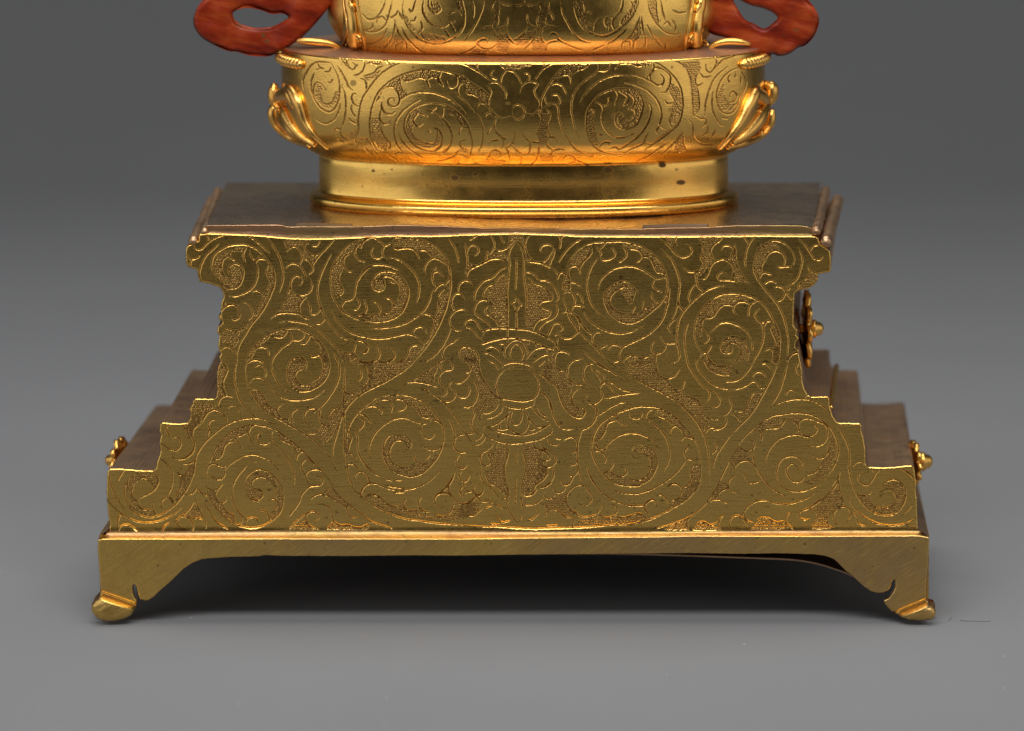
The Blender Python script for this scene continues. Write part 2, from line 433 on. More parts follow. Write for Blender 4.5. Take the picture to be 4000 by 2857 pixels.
S 1660,475 1700,535 1780,580 1900,592 2000,575 2050,540 2065,490
S 1640,535 1600,600 1530,640 1450,648
S 1700,575 1660,640 1570,695 1485,708
S 1780,600 1750,660 1670,740 1580,790 1515,802
S 1810,620 1770,660 1740,700 1735,760 1770,820 1830,870 1890,885 1950,860 1985,800 1995,720 1975,620
S 1815,620 1785,680 1795,750 1840,782 1890,755 1915,690 1915,600
S 1645,765 1655,820
S 1600,815 1680,840 1755,825
S 1940,600 2000,700 2050,770 2120,810 2240,780
S 1985,830 2020,845 2065,830
S 2040,560 2070,620 2140,690 2230,742
S 2100,560 2140,640 2215,695
S 1515,802 1600,850 1740,885 1920,905 2080,870 2240,780
S 1480,790 1462,840 1500,900 1600,960 1720,995 1850,1000 2000,980 2130,950 2230,890 2272,820
S 1465,875 1430,930 1365,970
S 1490,910 1460,970 1400,1015 1340,1010
S 1330,975 1280,910 1210,898 1145,930 1118,1010 1140,1070 1200,1105 1290,1108
S 1055,700 1100,790 1135,915
S 1190,1125 1145,1200 1165,1270 1220,1300 1275,1250
S 1210,1325 1180,1380 1215,1440 1270,1440 1305,1375
S 1235,1455 1240,1520 1300,1568 1350,1540 1360,1475
S 1220,1500 1190,1560 1205,1620
S 1345,1570 1370,1610 1420,1615 1455,1570 1450,1520
S 1135,1340 1080,1460 1000,1550 895,1620
S 1065,1490 1060,1560 1080,1620
S 900,1615 960,1582 1040,1580 1090,1610
S 1590,965 1570,1030 1510,1080 1450,1120 1430,1180 1450,1240 1500,1260 1545,1230 1550,1190 1525,1150 1545,1110 1600,1070 1635,1000
S 1440,1255 1430,1350 1460,1450 1540,1510 1600,1570 1650,1624
S 1495,1285 1495,1380 1550,1470 1620,1500 1680,1560 1745,1590
S 1765,1040 1750,1160 1715,1270 1720,1400 1745,1520 1755,1624
S 1915,1040 1940,1140 1965,1240 1955,1340 1925,1450 1905,1624
S 1855,1070 1860,1230
S 1860,1400 1840,1500 1840,1624
S 2060,980 2080,1050 2160,1085 2220,1130 2240,1180 2200,1200 2140,1190
S 2145,1190 2150,1250 2210,1275 2272,1265
S 2210,1275 2210,1360 2160,1430 2080,1490 2050,1550 1960,1600
S 2120,980 2170,1050 2272,1105
S 2100,1510 2180,1515 2260,1460
S 2090,1530 2040,1600 1940,1610
S 2115,390 2180,420 2230,490 2260,600
S 2105,170 2180,220 2272,320
S 2105,100 2180,35
S 1185,545 1200,556
S 0,635 100,540 200,475 320,440 460,430 600,445 740,500 850,590 940,700 990,800 1005,900 990,1010 950,1120 880,1230 800,1310 720,1365 620,1390 500,1365 390,1310 320,1220 290,1120 300,1010 340,930 410,900 510,905 590,935 625,985 600,1060 525,1100
S 70,600 120,570 190,562 240,590 275,625 262,660
S 240,500 300,485 360,500 395,560 375,640
S 405,500 470,480 530,500 555,550 530,600 455,622
S 560,545 640,560 700,620 740,680 800,700 870,690
S 860,690 830,750 760,770 690,755 600,720 510,700 400,725 290,790 200,880 145,980 125,1080 150,1168
S 745,780 740,860 780,930 830,945 870,925 895,885
S 865,730 920,735 985,785
S 730,1000 800,1060 870,1080 940,1060 980,1020
S 555,1080 555,1010 500,965 430,980 380,1040 360,1130 390,1210 470,1270 570,1285 670,1250
S 660,1125 665,1190 720,1240 800,1235
S 850,1120 800,1180
S 0,1090 40,1190 110,1290 200,1360 285,1395
S 300,1412 385,1435
S 410,1425 500,1432
S 310,1485 400,1510 540,1525
S 410,1575 530,1575
S 0,1335 70,1345 120,1410 150,1460 230,1480 330,1525 460,1550 600,1540 740,1495 860,1420 960,1320
S 180,1465 90,1490 40,1560 20,1624
S 0,650 70,660 120,710 140,765
S 0,690 50,705 65,760 30,825 0,850
S 80,1620 140,1590 200,1600 260,1624
S 0,1560 20,1600
P 70,60 200,50 360,40 520,30 680,0 600,80 430,200 270,290 90,380 0,420 0,340 90,290 125,190 110,110
P 980,30 960,100 900,160 860,260 790,290 680,270 740,200 860,120
P 1240,0 1400,0 1420,120 1470,250 1570,390 1670,480 1590,560 1450,620 1440,710 1400,690 1380,540 1420,440 1420,320 1370,220 1330,130 1310,60
P 30,625 150,530 280,460 420,440 560,455 700,500 820,590 900,690 960,760 870,700 780,695 710,650 650,570 570,545 540,490 460,480 390,510 300,485 230,510 120,570
P 370,930 450,905 550,925 615,980 600,1050 555,1090 560,1010 500,965 420,985 370,1060 370,1170 420,1250 540,1285 670,1255 760,1235 850,1180 910,1110 930,1130 860,1250 760,1340 620,1385 500,1360 380,1300 310,1190 300,1060
P 1740,1010 1760,1050 1740,1180 1710,1280 1730,1440 1750,1580 1680,1550 1560,1470 1490,1380 1500,1320 1560,1290 1550,1190 1530,1140 1600,1080 1660,1020
P 1930,1020 2060,1010 2090,1070 2170,1100 2150,1180 2150,1260 2210,1290 2200,1380 2090,1470 2040,1550 1930,1590 1910,1550 1950,1380 1970,1240
P 2272,60 2160,90 2150,170 2272,260
T 2100 1360
S 200,183 240,240 305,272
S 555,428 470,435 410,400 360,330 350,270 370,200 430,150 535,122
S 605,490 540,460 490,465 430,520 400,560 400,610 440,680 500,710 540,700 555,760 520,810 470,820 400,790 320,710 275,620 240,500 190,420 100,340 0,290
S 630,470 590,420 550,380 540,280 565,210 610,190 670,192
S 610,200 650,260 700,310 740,380 750,430 720,480
S 655,250 720,270 780,330 790,390
S 680,183 780,240 860,275
S 500,20 620,110 740,200 860,275 930,320 1015,370
S 795,370 880,420 980,480 1060,510 1125,512
S 730,425 800,418 860,460 893,535
S 708,465 745,510 755,580 700,640 625,660 575,600 575,545
S 630,660 690,710 705,750
S 750,570 800,592 900,570 1050,540 1200,530
S 870,183 1000,275 1180,385 1340,470 1500,550 1650,645 1780,770 1880,890 1950,1030 1995,1180 2012,1340 2010,1500 2005,1624
S 1080,625 960,650 850,700 760,760 700,800
S 540,1624 500,1500 475,1350 465,1200 480,1090 520,965
S 15,510 80,550 140,620 165,700 190,810 240,900 310,950 390,955 435,940
S 460,950 530,960 610,920 670,850 690,780 680,730
S 285,1110 330,1065 390,1045 440,1070 465,1120 460,1190 380,1258
S 470,1310 430,1370 375,1375
S 460,1380 460,1460 410,1505 350,1470
S 415,1520 370,1590 310,1610 275,1550
S 0,935 80,925 140,895
S 160,925 160,990 90,1040 0,1085
S 160,1000 200,1050 270,1070
S 105,1050 140,1110 200,1140 260,1125
S 20,1100 80,1180 150,1215 200,1260 215,1320 180,1380 100,1395 40,1370
S 0,1190 70,1200 130,1260 130,1310 85,1320
S 175,1395 190,1480 160,1560 80,1624
S 110,1400 100,1490 60,1560
S 1375,183 1400,200 1400,270 1440,330 1520,360 1600,335 1665,255
S 1525,350 1550,430 1600,475 1650,490 1700,465 1725,385
S 1695,485 1750,560 1830,590 1890,620 1915,690 1950,780 2020,825 2080,840 2155,825
S 1925,660 1990,620 2015,570 2010,500 1920,430 1830,310 1765,200 1740,100
S 2000,490 2070,510 2125,560 2140,630 2100,690 2035,700
S 1845,130 1870,220 1930,310 2020,400 2120,460 2272,490
S 1930,183 1950,150 2000,230 2080,290 2180,320 2272,318
S 1990,70 2010,130 2070,195 2140,210 2272,205
S 2220,570 2265,640 2260,720 2210,780 2165,800
S 2190,400 2272,390
S 2210,800 2210,880 2160,940 2055,965
S 2100,945 2020,940 1960,1000
S 2272,1000 2190,1120 2110,1240 2070,1330 2055,1420
S 2055,1075 2095,1150 2080,1210 2035,1250
S 2100,1624 2160,1500 2220,1380 2272,1290
S 1880,1624 1915,1500 1910,1350 1890,1190 1830,1050 1730,930 1600,800 1450,715 1300,690 1150,695 1000,740 850,810 740,890 680,980 640,1100 640,1230 690,1360 770,1480 880,1575 1000,1612 1120,1615 1240,1590 1340,1510 1395,1400 1400,1300 1360,1210 1270,1150 1180,1135 1120,1170 1100,1220 1130,1275 1180,1285 1225,1250
S 1255,1235 1315,1290 1335,1360 1315,1450 1250,1520 1160,1550 1065,1520
S 980,1388 1035,1420 1040,1470 990,1505 920,1495 850,1445
S 880,1305 880,1380 840,1435 780,1460
S 660,1210 730,1210 790,1260 800,1310 778,1360
S 660,1130 720,1180 810,1200
S 780,1220 820,1140 900,1060 1000,1015 1110,1000 1220,1020 1330,1070 1420,1165
S 670,1080 740,1060 790,980 820,890 890,855 940,850
S 665,1080 705,1160
S 935,775 940,840 980,890 1040,905
S 1075,750 1100,810 1160,835 1210,810 1230,760
S 1210,825 1300,850 1400,920 1480,1010 1530,1120 1550,1230 1530,1350 1470,1460
S 1350,725 1290,750 1265,830
S 1365,755 1420,800 1500,830 1555,870 1585,910
S 1560,1025 1560,960 1610,920 1670,945 1720,1010
S 1680,1115 1700,1060 1750,1045 1820,1068
S 1815,1162 1750,1180 1722,1230 1750,1300 1800,1310 1860,1345
S 1745,1310 1680,1400 1600,1490 1500,1570 1400,1624
S 1890,1355 1820,1390 1800,1450 1800,1550 1740,1624
S 580,1390 620,1500 690,1620
S 1520,1620 1580,1590 1660,1610
P 80,200 170,183 240,250 320,310 380,390 410,430 390,510 380,600 430,680 530,710 550,760 500,810 420,790 330,700 270,570 220,460 100,340 50,260
P 1050,183 1380,130 1390,290 1450,340 1530,380 1600,480 1700,500 1760,570 1880,610 1920,710 2010,830 2030,900 1940,980 1860,850 1750,730 1640,630 1500,540 1340,460 1180,370 1020,260
P 1940,90 2010,150 2070,200 2272,215 2272,300 2160,300 2050,260 1980,190
P 1400,720 1520,740 1620,820 1740,940 1830,1050 1740,1030 1660,940 1590,890 1500,820 1390,760
P 940,790 860,850 810,910 790,1000 740,1060 690,1060 720,960 790,880 880,800
P 1130,1200 1180,1150 1270,1160 1350,1220 1400,1300 1400,1420 1340,1510 1230,1590 1110,1605 970,1590 850,1530 770,1460 860,1460 950,1510 1060,1530 1170,1560 1280,1520 1340,1430 1335,1330 1270,1240 1190,1230
P 1860,1370 1920,1360 1915,1500 1880,1624 1760,1624 1810,1550 1810,1430
P 0,1300 90,1330 100,1440 60,1530 0,1540
T 2850 1360
S 565,183 500,340 420,490 330,660 240,790 130,900 50,990 0,1040
S 683,183 650,300 600,470 540,590 465,695
S 470,695 600,640 740,605 850,600 980,620 1100,690 1210,780
S 915,540 860,600
S 275,183 200,290 110,370 0,400
S 365,195 430,185 500,262
S 270,355 290,300 345,280 395,300 425,345
S 0,490 100,480 180,450 270,395 320,410 360,465 425,470
S 350,520 270,540 235,620 200,700 140,745 60,742
S 0,775 70,790 110,830 122,880
S 650,570 680,510 730,492 790,525
S 690,130 720,80 800,55
S 825,170 785,220 800,290 850,330
S 0,1310 60,1210 130,1100 230,990 350,890 480,810 620,780 760,765 900,775 1020,810 1120,880 1200,960 1250,1060 1275,1180 1260,1300 1210,1410 1130,1520 1020,1620
S 290,960 340,980 375,1010 380,1050 368,1095
S 380,1000 430,950 500,945 580,930 640,860 640,820
S 700,845 770,880 810,920 790,995
S 800,930 830,860 890,830 960,835 1050,870 1120,900 1150,970 1135,1060 1090,1130 1010,1155 910,1135
S 810,930 830,980 890,1030 960,1030 1020,980 1015,920 960,880
S 425,1365 435,1260 490,1160 570,1080 680,1035 800,1020 900,1045 970,1055
S 1130,1125 1160,1180 1140,1250 1070,1300 1010,1290 980,1260
S 1080,1320 1060,1400 1000,1460 900,1495
S 790,1430 850,1390 850,1330 800,1285 720,1268 640,1290 580,1350 555,1450 570,1540 625,1624
S 800,1390 740,1355 690,1380 665,1430 690,1510 750,1565 820,1570 890,1510
S 235,1065 295,1110 275,1180 210,1210 150,1185 110,1150
S 275,1190 280,1300 330,1430 400,1550 470,1620
S 60,1460 65,1400 110,1345 180,1325 250,1340 310,1400
S 180,1415 170,1480 210,1560 280,1590 360,1550
S 0,1530 70,1495
S 1265,930 1330,1020 1390,1150 1410,1290 1400,1400 1420,1520 1450,1624
S 1435,1405 1480,1350 1540,1335 1590,1360
S 1590,1460 1520,1480 1510,1540 1550,1590 1620,1610 1670,1550 1720,1470 1780,1410
S 1665,1410 1700,1455
S 2000,1400 2080,1460 2175,1540
S 1790,1624 1850,1560 1930,1545 2000,1570 2040,1624
S 1300,1450 1260,1530 1200,1620
S 1275,1540 1285,1624
P 340,520 385,500 350,600 270,730 180,830 110,800 200,710 240,610
P 620,810 780,800 880,820 810,890 740,860 640,850 560,910 430,940 370,980 310,940 400,870 500,830
P 1160,1010 1210,1020 1250,1150 1240,1290 1170,1430 1070,1550 960,1590 880,1570 1000,1500 1080,1400 1090,1320 1170,1250 1170,1140
P 100,1160 180,1210 250,1230 250,1300 150,1340 90,1340 40,1430 0,1460 0,1320 40,1240
P 1860,1580 1930,1560 2010,1590 2040,1624 1800,1624
P 505,183 540,0 590,0 560,183
T 400 1620
S 768,120 745,160 765,220 800,270
S 930,120 970,170 1000,230
S 810,295 850,265 895,280 920,330 905,390 860,425 800,410 735,360 680,330
S 1050,290 1080,350 1060,440 1000,500 930,525 870,520 818,488
S 680,505 750,570 800,640 820,730 810,850 770,940 760,965
S 935,572 990,580 1090,540
S 1010,585 1010,650 970,700 930,712 875,670
S 265,645 215,710 180,775
S 85,690 90,790 130,910 190,1010 265,1112
S 520,660 430,675 340,730 280,810 255,900 275,1010 330,1100 410,1165 520,1205 620,1200 730,1150 860,1050 970,910 1030,800 1060,700
S 600,690 650,740 650,820 600,890 520,940 415,988
S 415,780 450,750 510,750 570,790 595,850 595,885
S 360,850 340,920 370,990 420,1010
S 420,1010 430,1070 480,1115 565,1120
S 585,1040 590,1110 625,1170
S 705,1100 690,1040 720,990 780,985 840,1035
S 770,945 840,1020
S 920,730 930,800 910,880 870,930 865,1000
S 45,975 100,1050 200,1140 300,1210 420,1260 540,1270 660,1250 790,1200 870,1150 925,1090
S 185,1310 180,1250 200,1190 235,1175
S 180,1375 220,1310 280,1290 340,1310 420,1365 500,1380 610,1365
S 700,1385 720,1330 770,1275
S 970,930 1040,935 1080,900 1105,848
S 1115,862 1160,920 1240,955
S 915,1320 880,1270 880,1230 920,1200 990,1210 1050,1260 1065,1320 1055,1400
S 845,1250 920,1200 1000,1130 1070,1030
S 1090,958 1110,1060 1150,1150 1200,1230 1210,1330
S 1060,1240 1110,1215 1170,1235
S 1200,1018 1260,1150 1340,1260 1470,1345
S 1230,843 1245,930 1300,1050 1380,1150 1480,1240 1600,1305 1740,1330 1860,1315 1980,1250 2080,1150 2120,1020 2125,900 2110,843
S 1240,855 1300,890 1370,860 1405,812
S 1360,875 1325,940 1350,1010 1400,1035 1440,1015 1455,955
S 1405,1035 1420,1090 1470,1150 1530,1180 1545,1240 1545,1290
S 1640,1210 1630,1270 1590,1310
S 1525,843 1520,930 1540,1040 1590,1140 1690,1225
S 1675,1290 1700,1230 1760,1205 1810,1225 1830,1258
S 1835,1135 1880,1125 1935,1160 1960,1240
S 1670,843 1680,910 1730,980 1800,1000 1860,980 1880,930 1850,880 1790,870 1750,840
S 1735,992 1825,1022
S 1950,1000 2010,990 2050,1030 2045,1090 1985,1145
S 2035,843 2035,980
S 2240,1120 2200,1180
P 310,760 420,690 520,670 620,700 650,780 620,860 600,840 570,780 500,740 410,790 350,850 340,930 420,1020 440,1090 500,1120 570,1120 620,1170 520,1180 420,1140 330,1060 280,950 280,830
P 1030,590 1060,590 1050,720 990,870 920,970 870,1010 880,930 920,880 930,740
P 1080,1060 1160,1110 1150,1190 1060,1230 990,1200
P 1260,890 1320,900 1340,990 1400,1050 1430,1120 1520,1180 1540,1260 1600,1310 1530,1290 1420,1190 1310,1060 1260,960
P 2045,850 2110,880 2120,1010 2080,1130 1990,1230 1950,1240 1980,1150 2050,1090 2060,1020
P 1760,880 1840,880 1880,930 1850,980 1780,980
P 1680,830 1750,860 1780,980 1720,960
P 1000,-30 1180,-10 1140,100 1060,190 1020,290 990,200 950,120 1030,80
T 1100 1620
S 245,900 215,1010 160,1100 95,1170
S 480,760 460,820 400,835 330,845 280,890 245,930 220,980
S 570,810 555,870 510,915 440,935 380,955 335,1000
S 440,935 520,945 610,990 700,1045 760,1100 790,1180 840,1210 895,1208
S 770,1040 765,1100
S 415,1050 480,1045 550,1080 590,1150 600,1230 640,1270 700,1300 780,1295 850,1320 930,1325 1000,1290 1035,1265
S 600,1260 570,1310 540,1335
S 385,1262 430,1225 430,1170 380,1140 320,1150 285,1200 300,1270 350,1320 430,1340
S 330,1130 220,1210 150,1280 95,1340
S 560,800 650,920 770,1040 900,1140 1020,1235 1150,1290 1300,1338
S 800,780 850,870 930,950 1040,1040 1180,1120 1300,1180 1440,1220 1620,1250 1850,1280 2080,1295 2272,1312
S 930,960 935,890 970,840 1020,810 1100,803
S 940,990 925,930
S 975,970 1060,940 1130,960 1200,1010 1260,1060 1340,1085 1405,1070
S 1485,985 1430,1030 1430,1080 1480,1120 1540,1130 1610,1105
S 1650,960 1605,1020 1610,1080 1660,1130 1740,1145
S 1795,955 1900,880 1970,790 2030,680
S 1890,1095 1820,1060 1790,1010 1820,950 1890,925 1960,935
S 1965,820 1970,910 2020,990 2080,1040 2150,1050 2220,1030 2272,980
S 1775,1155 1840,1190 1910,1195 1980,1150 2010,1080 2015,1025
S 2095,1120 2095,1220
S 2160,1170 2220,1190 2272,1185
S 2100,850 2095,900 2115,970
P 505,870 570,850 640,900 770,1040 760,1070 680,1020 600,970 520,930
P 980,965 1060,950 1140,980 1240,1060 1340,1095 1410,1080 1470,1130 1600,1120 1680,1150 1760,1190 1900,1210 2000,1170 2020,1090 2150,1070 2272,1020 2272,1190 2100,1215 1960,1240 1780,1230 1560,1200 1400,1180 1230,1120 1080,1040
P 180,1270 280,1250 310,1310 380,1350 280,1380 130,1350
P 560,1340 600,1280 700,1310 790,1300 900,1335 1030,1280 1010,1350 880,1380 700,1370
T 1800 1700
S 0,1055 150,1068 330,1078 420,1075 620,1090 850,1100 1080,1095 1300,1088 1480,1080 1650,1065 1800,1050 1950,1050 2080,1020 2272,965
S 545,700 545,850 590,930 665,1015
S 555,600 560,720
S 710,700 710,780 740,890
S 650,540 635,660 640,800
S 718,935 697,990
S 480,740 540,740
S 410,910 430,980 490,1025 580,1005
S 535,855 460,845 380,800 290,750
S 30,700 90,660
S 150,640 180,700 250,680 258,625
S 325,695 330,760 290,785 230,770 180,725 90,790 0,805
S 265,840 210,900 150,940 60,935
S 275,862 355,830
S 780,992 830,995 880,950 905,905 880,850
S 735,705 790,715 850,680 890,635
S 735,828 820,820 890,800 960,745
S 930,780 990,840 1000,900 990,965
S 1010,905 1070,870 1130,885 1200,930 1240,965 1320,980
S 1180,920 1205,975
S 1325,970 1310,1075
S 985,665 975,710 1010,745 1070,740 1100,690
S 1105,592 1095,640 1140,680 1200,660 1225,610
S 1180,530 1200,585 1270,570 1320,490
S 1375,740 1390,800 1450,830 1510,800 1540,730 1510,670 1450,605 1380,590 1310,620 1250,690 1240,780 1270,850 1330,910 1430,960 1520,955 1600,920 1645,840 1635,745
S 1230,790 1290,880 1365,903
S 1545,715 1575,735
S 1765,798 1820,840 1825,900 1780,950 1710,970 1630,925
S 1840,945 1900,965 1970,950 2050,920 2120,930 2185,975
S 1480,375 1510,480 1570,580 1650,670 1750,745 1870,800 1990,830 2150,830
S 1805,645 1900,680 2030,690 2150,670 2272,630
S 2200,930 2160,870 2170,810 2230,765 2272,770
S 345,1045 455,1050
S 1000,1065 1120,1062
P 0,810 120,800 240,800 200,900 130,950 0,970
P 960,790 1080,740 1200,690 1250,690 1240,810 1300,880 1340,920 1330,950 1240,940 1190,890 1100,865 1010,880 980,830
P 1380,1000 1480,975 1600,960 1720,975 1830,950 1970,965 2070,930 2130,940 2180,990 2050,1010 1900,1040 1700,1040 1540,1060 1370,1060
T 2450 1700
S 0,690 120,690 270,645 400,580
S 50,605 150,595
S 0,1060 200,1015 370,950 530,860 680,770 780,670 840,560 865,440
S 475,605 550,570 610,590 640,640 630,700 580,755 515,770
S 650,625 710,590 750,530
S 340,705 410,710 470,760 490,820 470,870
S 205,855 220,790 280,755 330,775 345,825
S 175,850 245,930
S 0,815 120,830 210,820
S 340,1098 480,1060 700,980 820,900 930,790 1000,690 1100,540
S 745,960 700,1020 720,1125
S 935,790 1010,765 1090,765 1130,790 1190,795
S 1090,765 1070,710 1100,660 1180,630
S 1275,470 1200,530 1185,600 1230,660 1305,680
S 1600,540 1700,630 1850,710
S 1790,570 1860,630 1950,660 2060,660 2170,620 2272,570
S 2240,645 2130,730 2000,785 1860,815 1730,800 1620,770 1520,780 1430,830 1380,890 1330,940
S 1375,860 1370,930 1400,1000 1470,1035
S 805,1055 860,1020 930,1030 980,1060 1050,1025
S 1145,935 1085,990 1075,1060 1090,1130
S 1200,1050 1220,980 1280,945 1350,970 1390,1030 1400,1085
S 1505,1030 1550,980 1620,970 1700,1000 1770,1025 1840,1005
S 1940,898 1870,950 1865,1020 1940,1105
S 2000,915 2130,860 2230,780 2272,740
S 2150,985 2080,1000 2025,970 2015,920 2045,880
S 2130,855 2200,890 2235,950 2220,1010 2165,1075
P 700,620 780,560 870,560 830,640 740,730 620,810 490,860 490,810 590,750
P 440,1100 600,1030 690,990 700,1110 450,1120
P 760,1110 820,1050 900,1030 980,1070 1060,1090 1060,1115 850,1130
P 1430,1130 1520,1030 1580,985 1680,1000 1780,1035 1850,1020 1890,1090 1850,1120
P 980,750 1060,600 1100,560 1170,560 1180,620 1090,660 1060,720
T 2950 1700
S 1110,480 1170,660 1260,800 1370,900 1490,940 1590,940 1680,890 1750,780 1765,680 1740,600 1690,540 1610,520 1540,550 1490,610 1500,690
S 1460,670 1510,635 1570,635 1630,680 1655,740 1630,800 1570,845 1480,860 1400,840 1345,780 1325,710
S 1170,685 1250,705 1320,700 1370,655
S 1470,850 1500,820
S 1085,710 1150,840 1250,940 1370,1010 1480,1050 1600,1060 1720,1050 1800,1020 1860,990
S 1720,940 1840,830
S 995,435 960,560 860,690 740,790 620,860 505,910
S 975,520 990,640 1030,760 1060,830
S 965,1050 920,990 920,920 970,860 1040,840 1100,870 1120,940 1070,1020
S 1130,900 1190,950 1210,1040 1290,1075
S 1720,400 1800,440 1870,515
P 1210,700 1310,720 1350,800 1420,860 1550,850 1640,790 1660,720 1610,650 1510,620 1600,540 1700,560 1760,680 1730,810 1650,900 1520,930 1400,900 1280,820
P 960,620 1000,660 1040,780 1000,860 920,900 860,960 860,1060 940,1090 650,1110 740,1020 750,930 710,850 800,760 880,680
'''
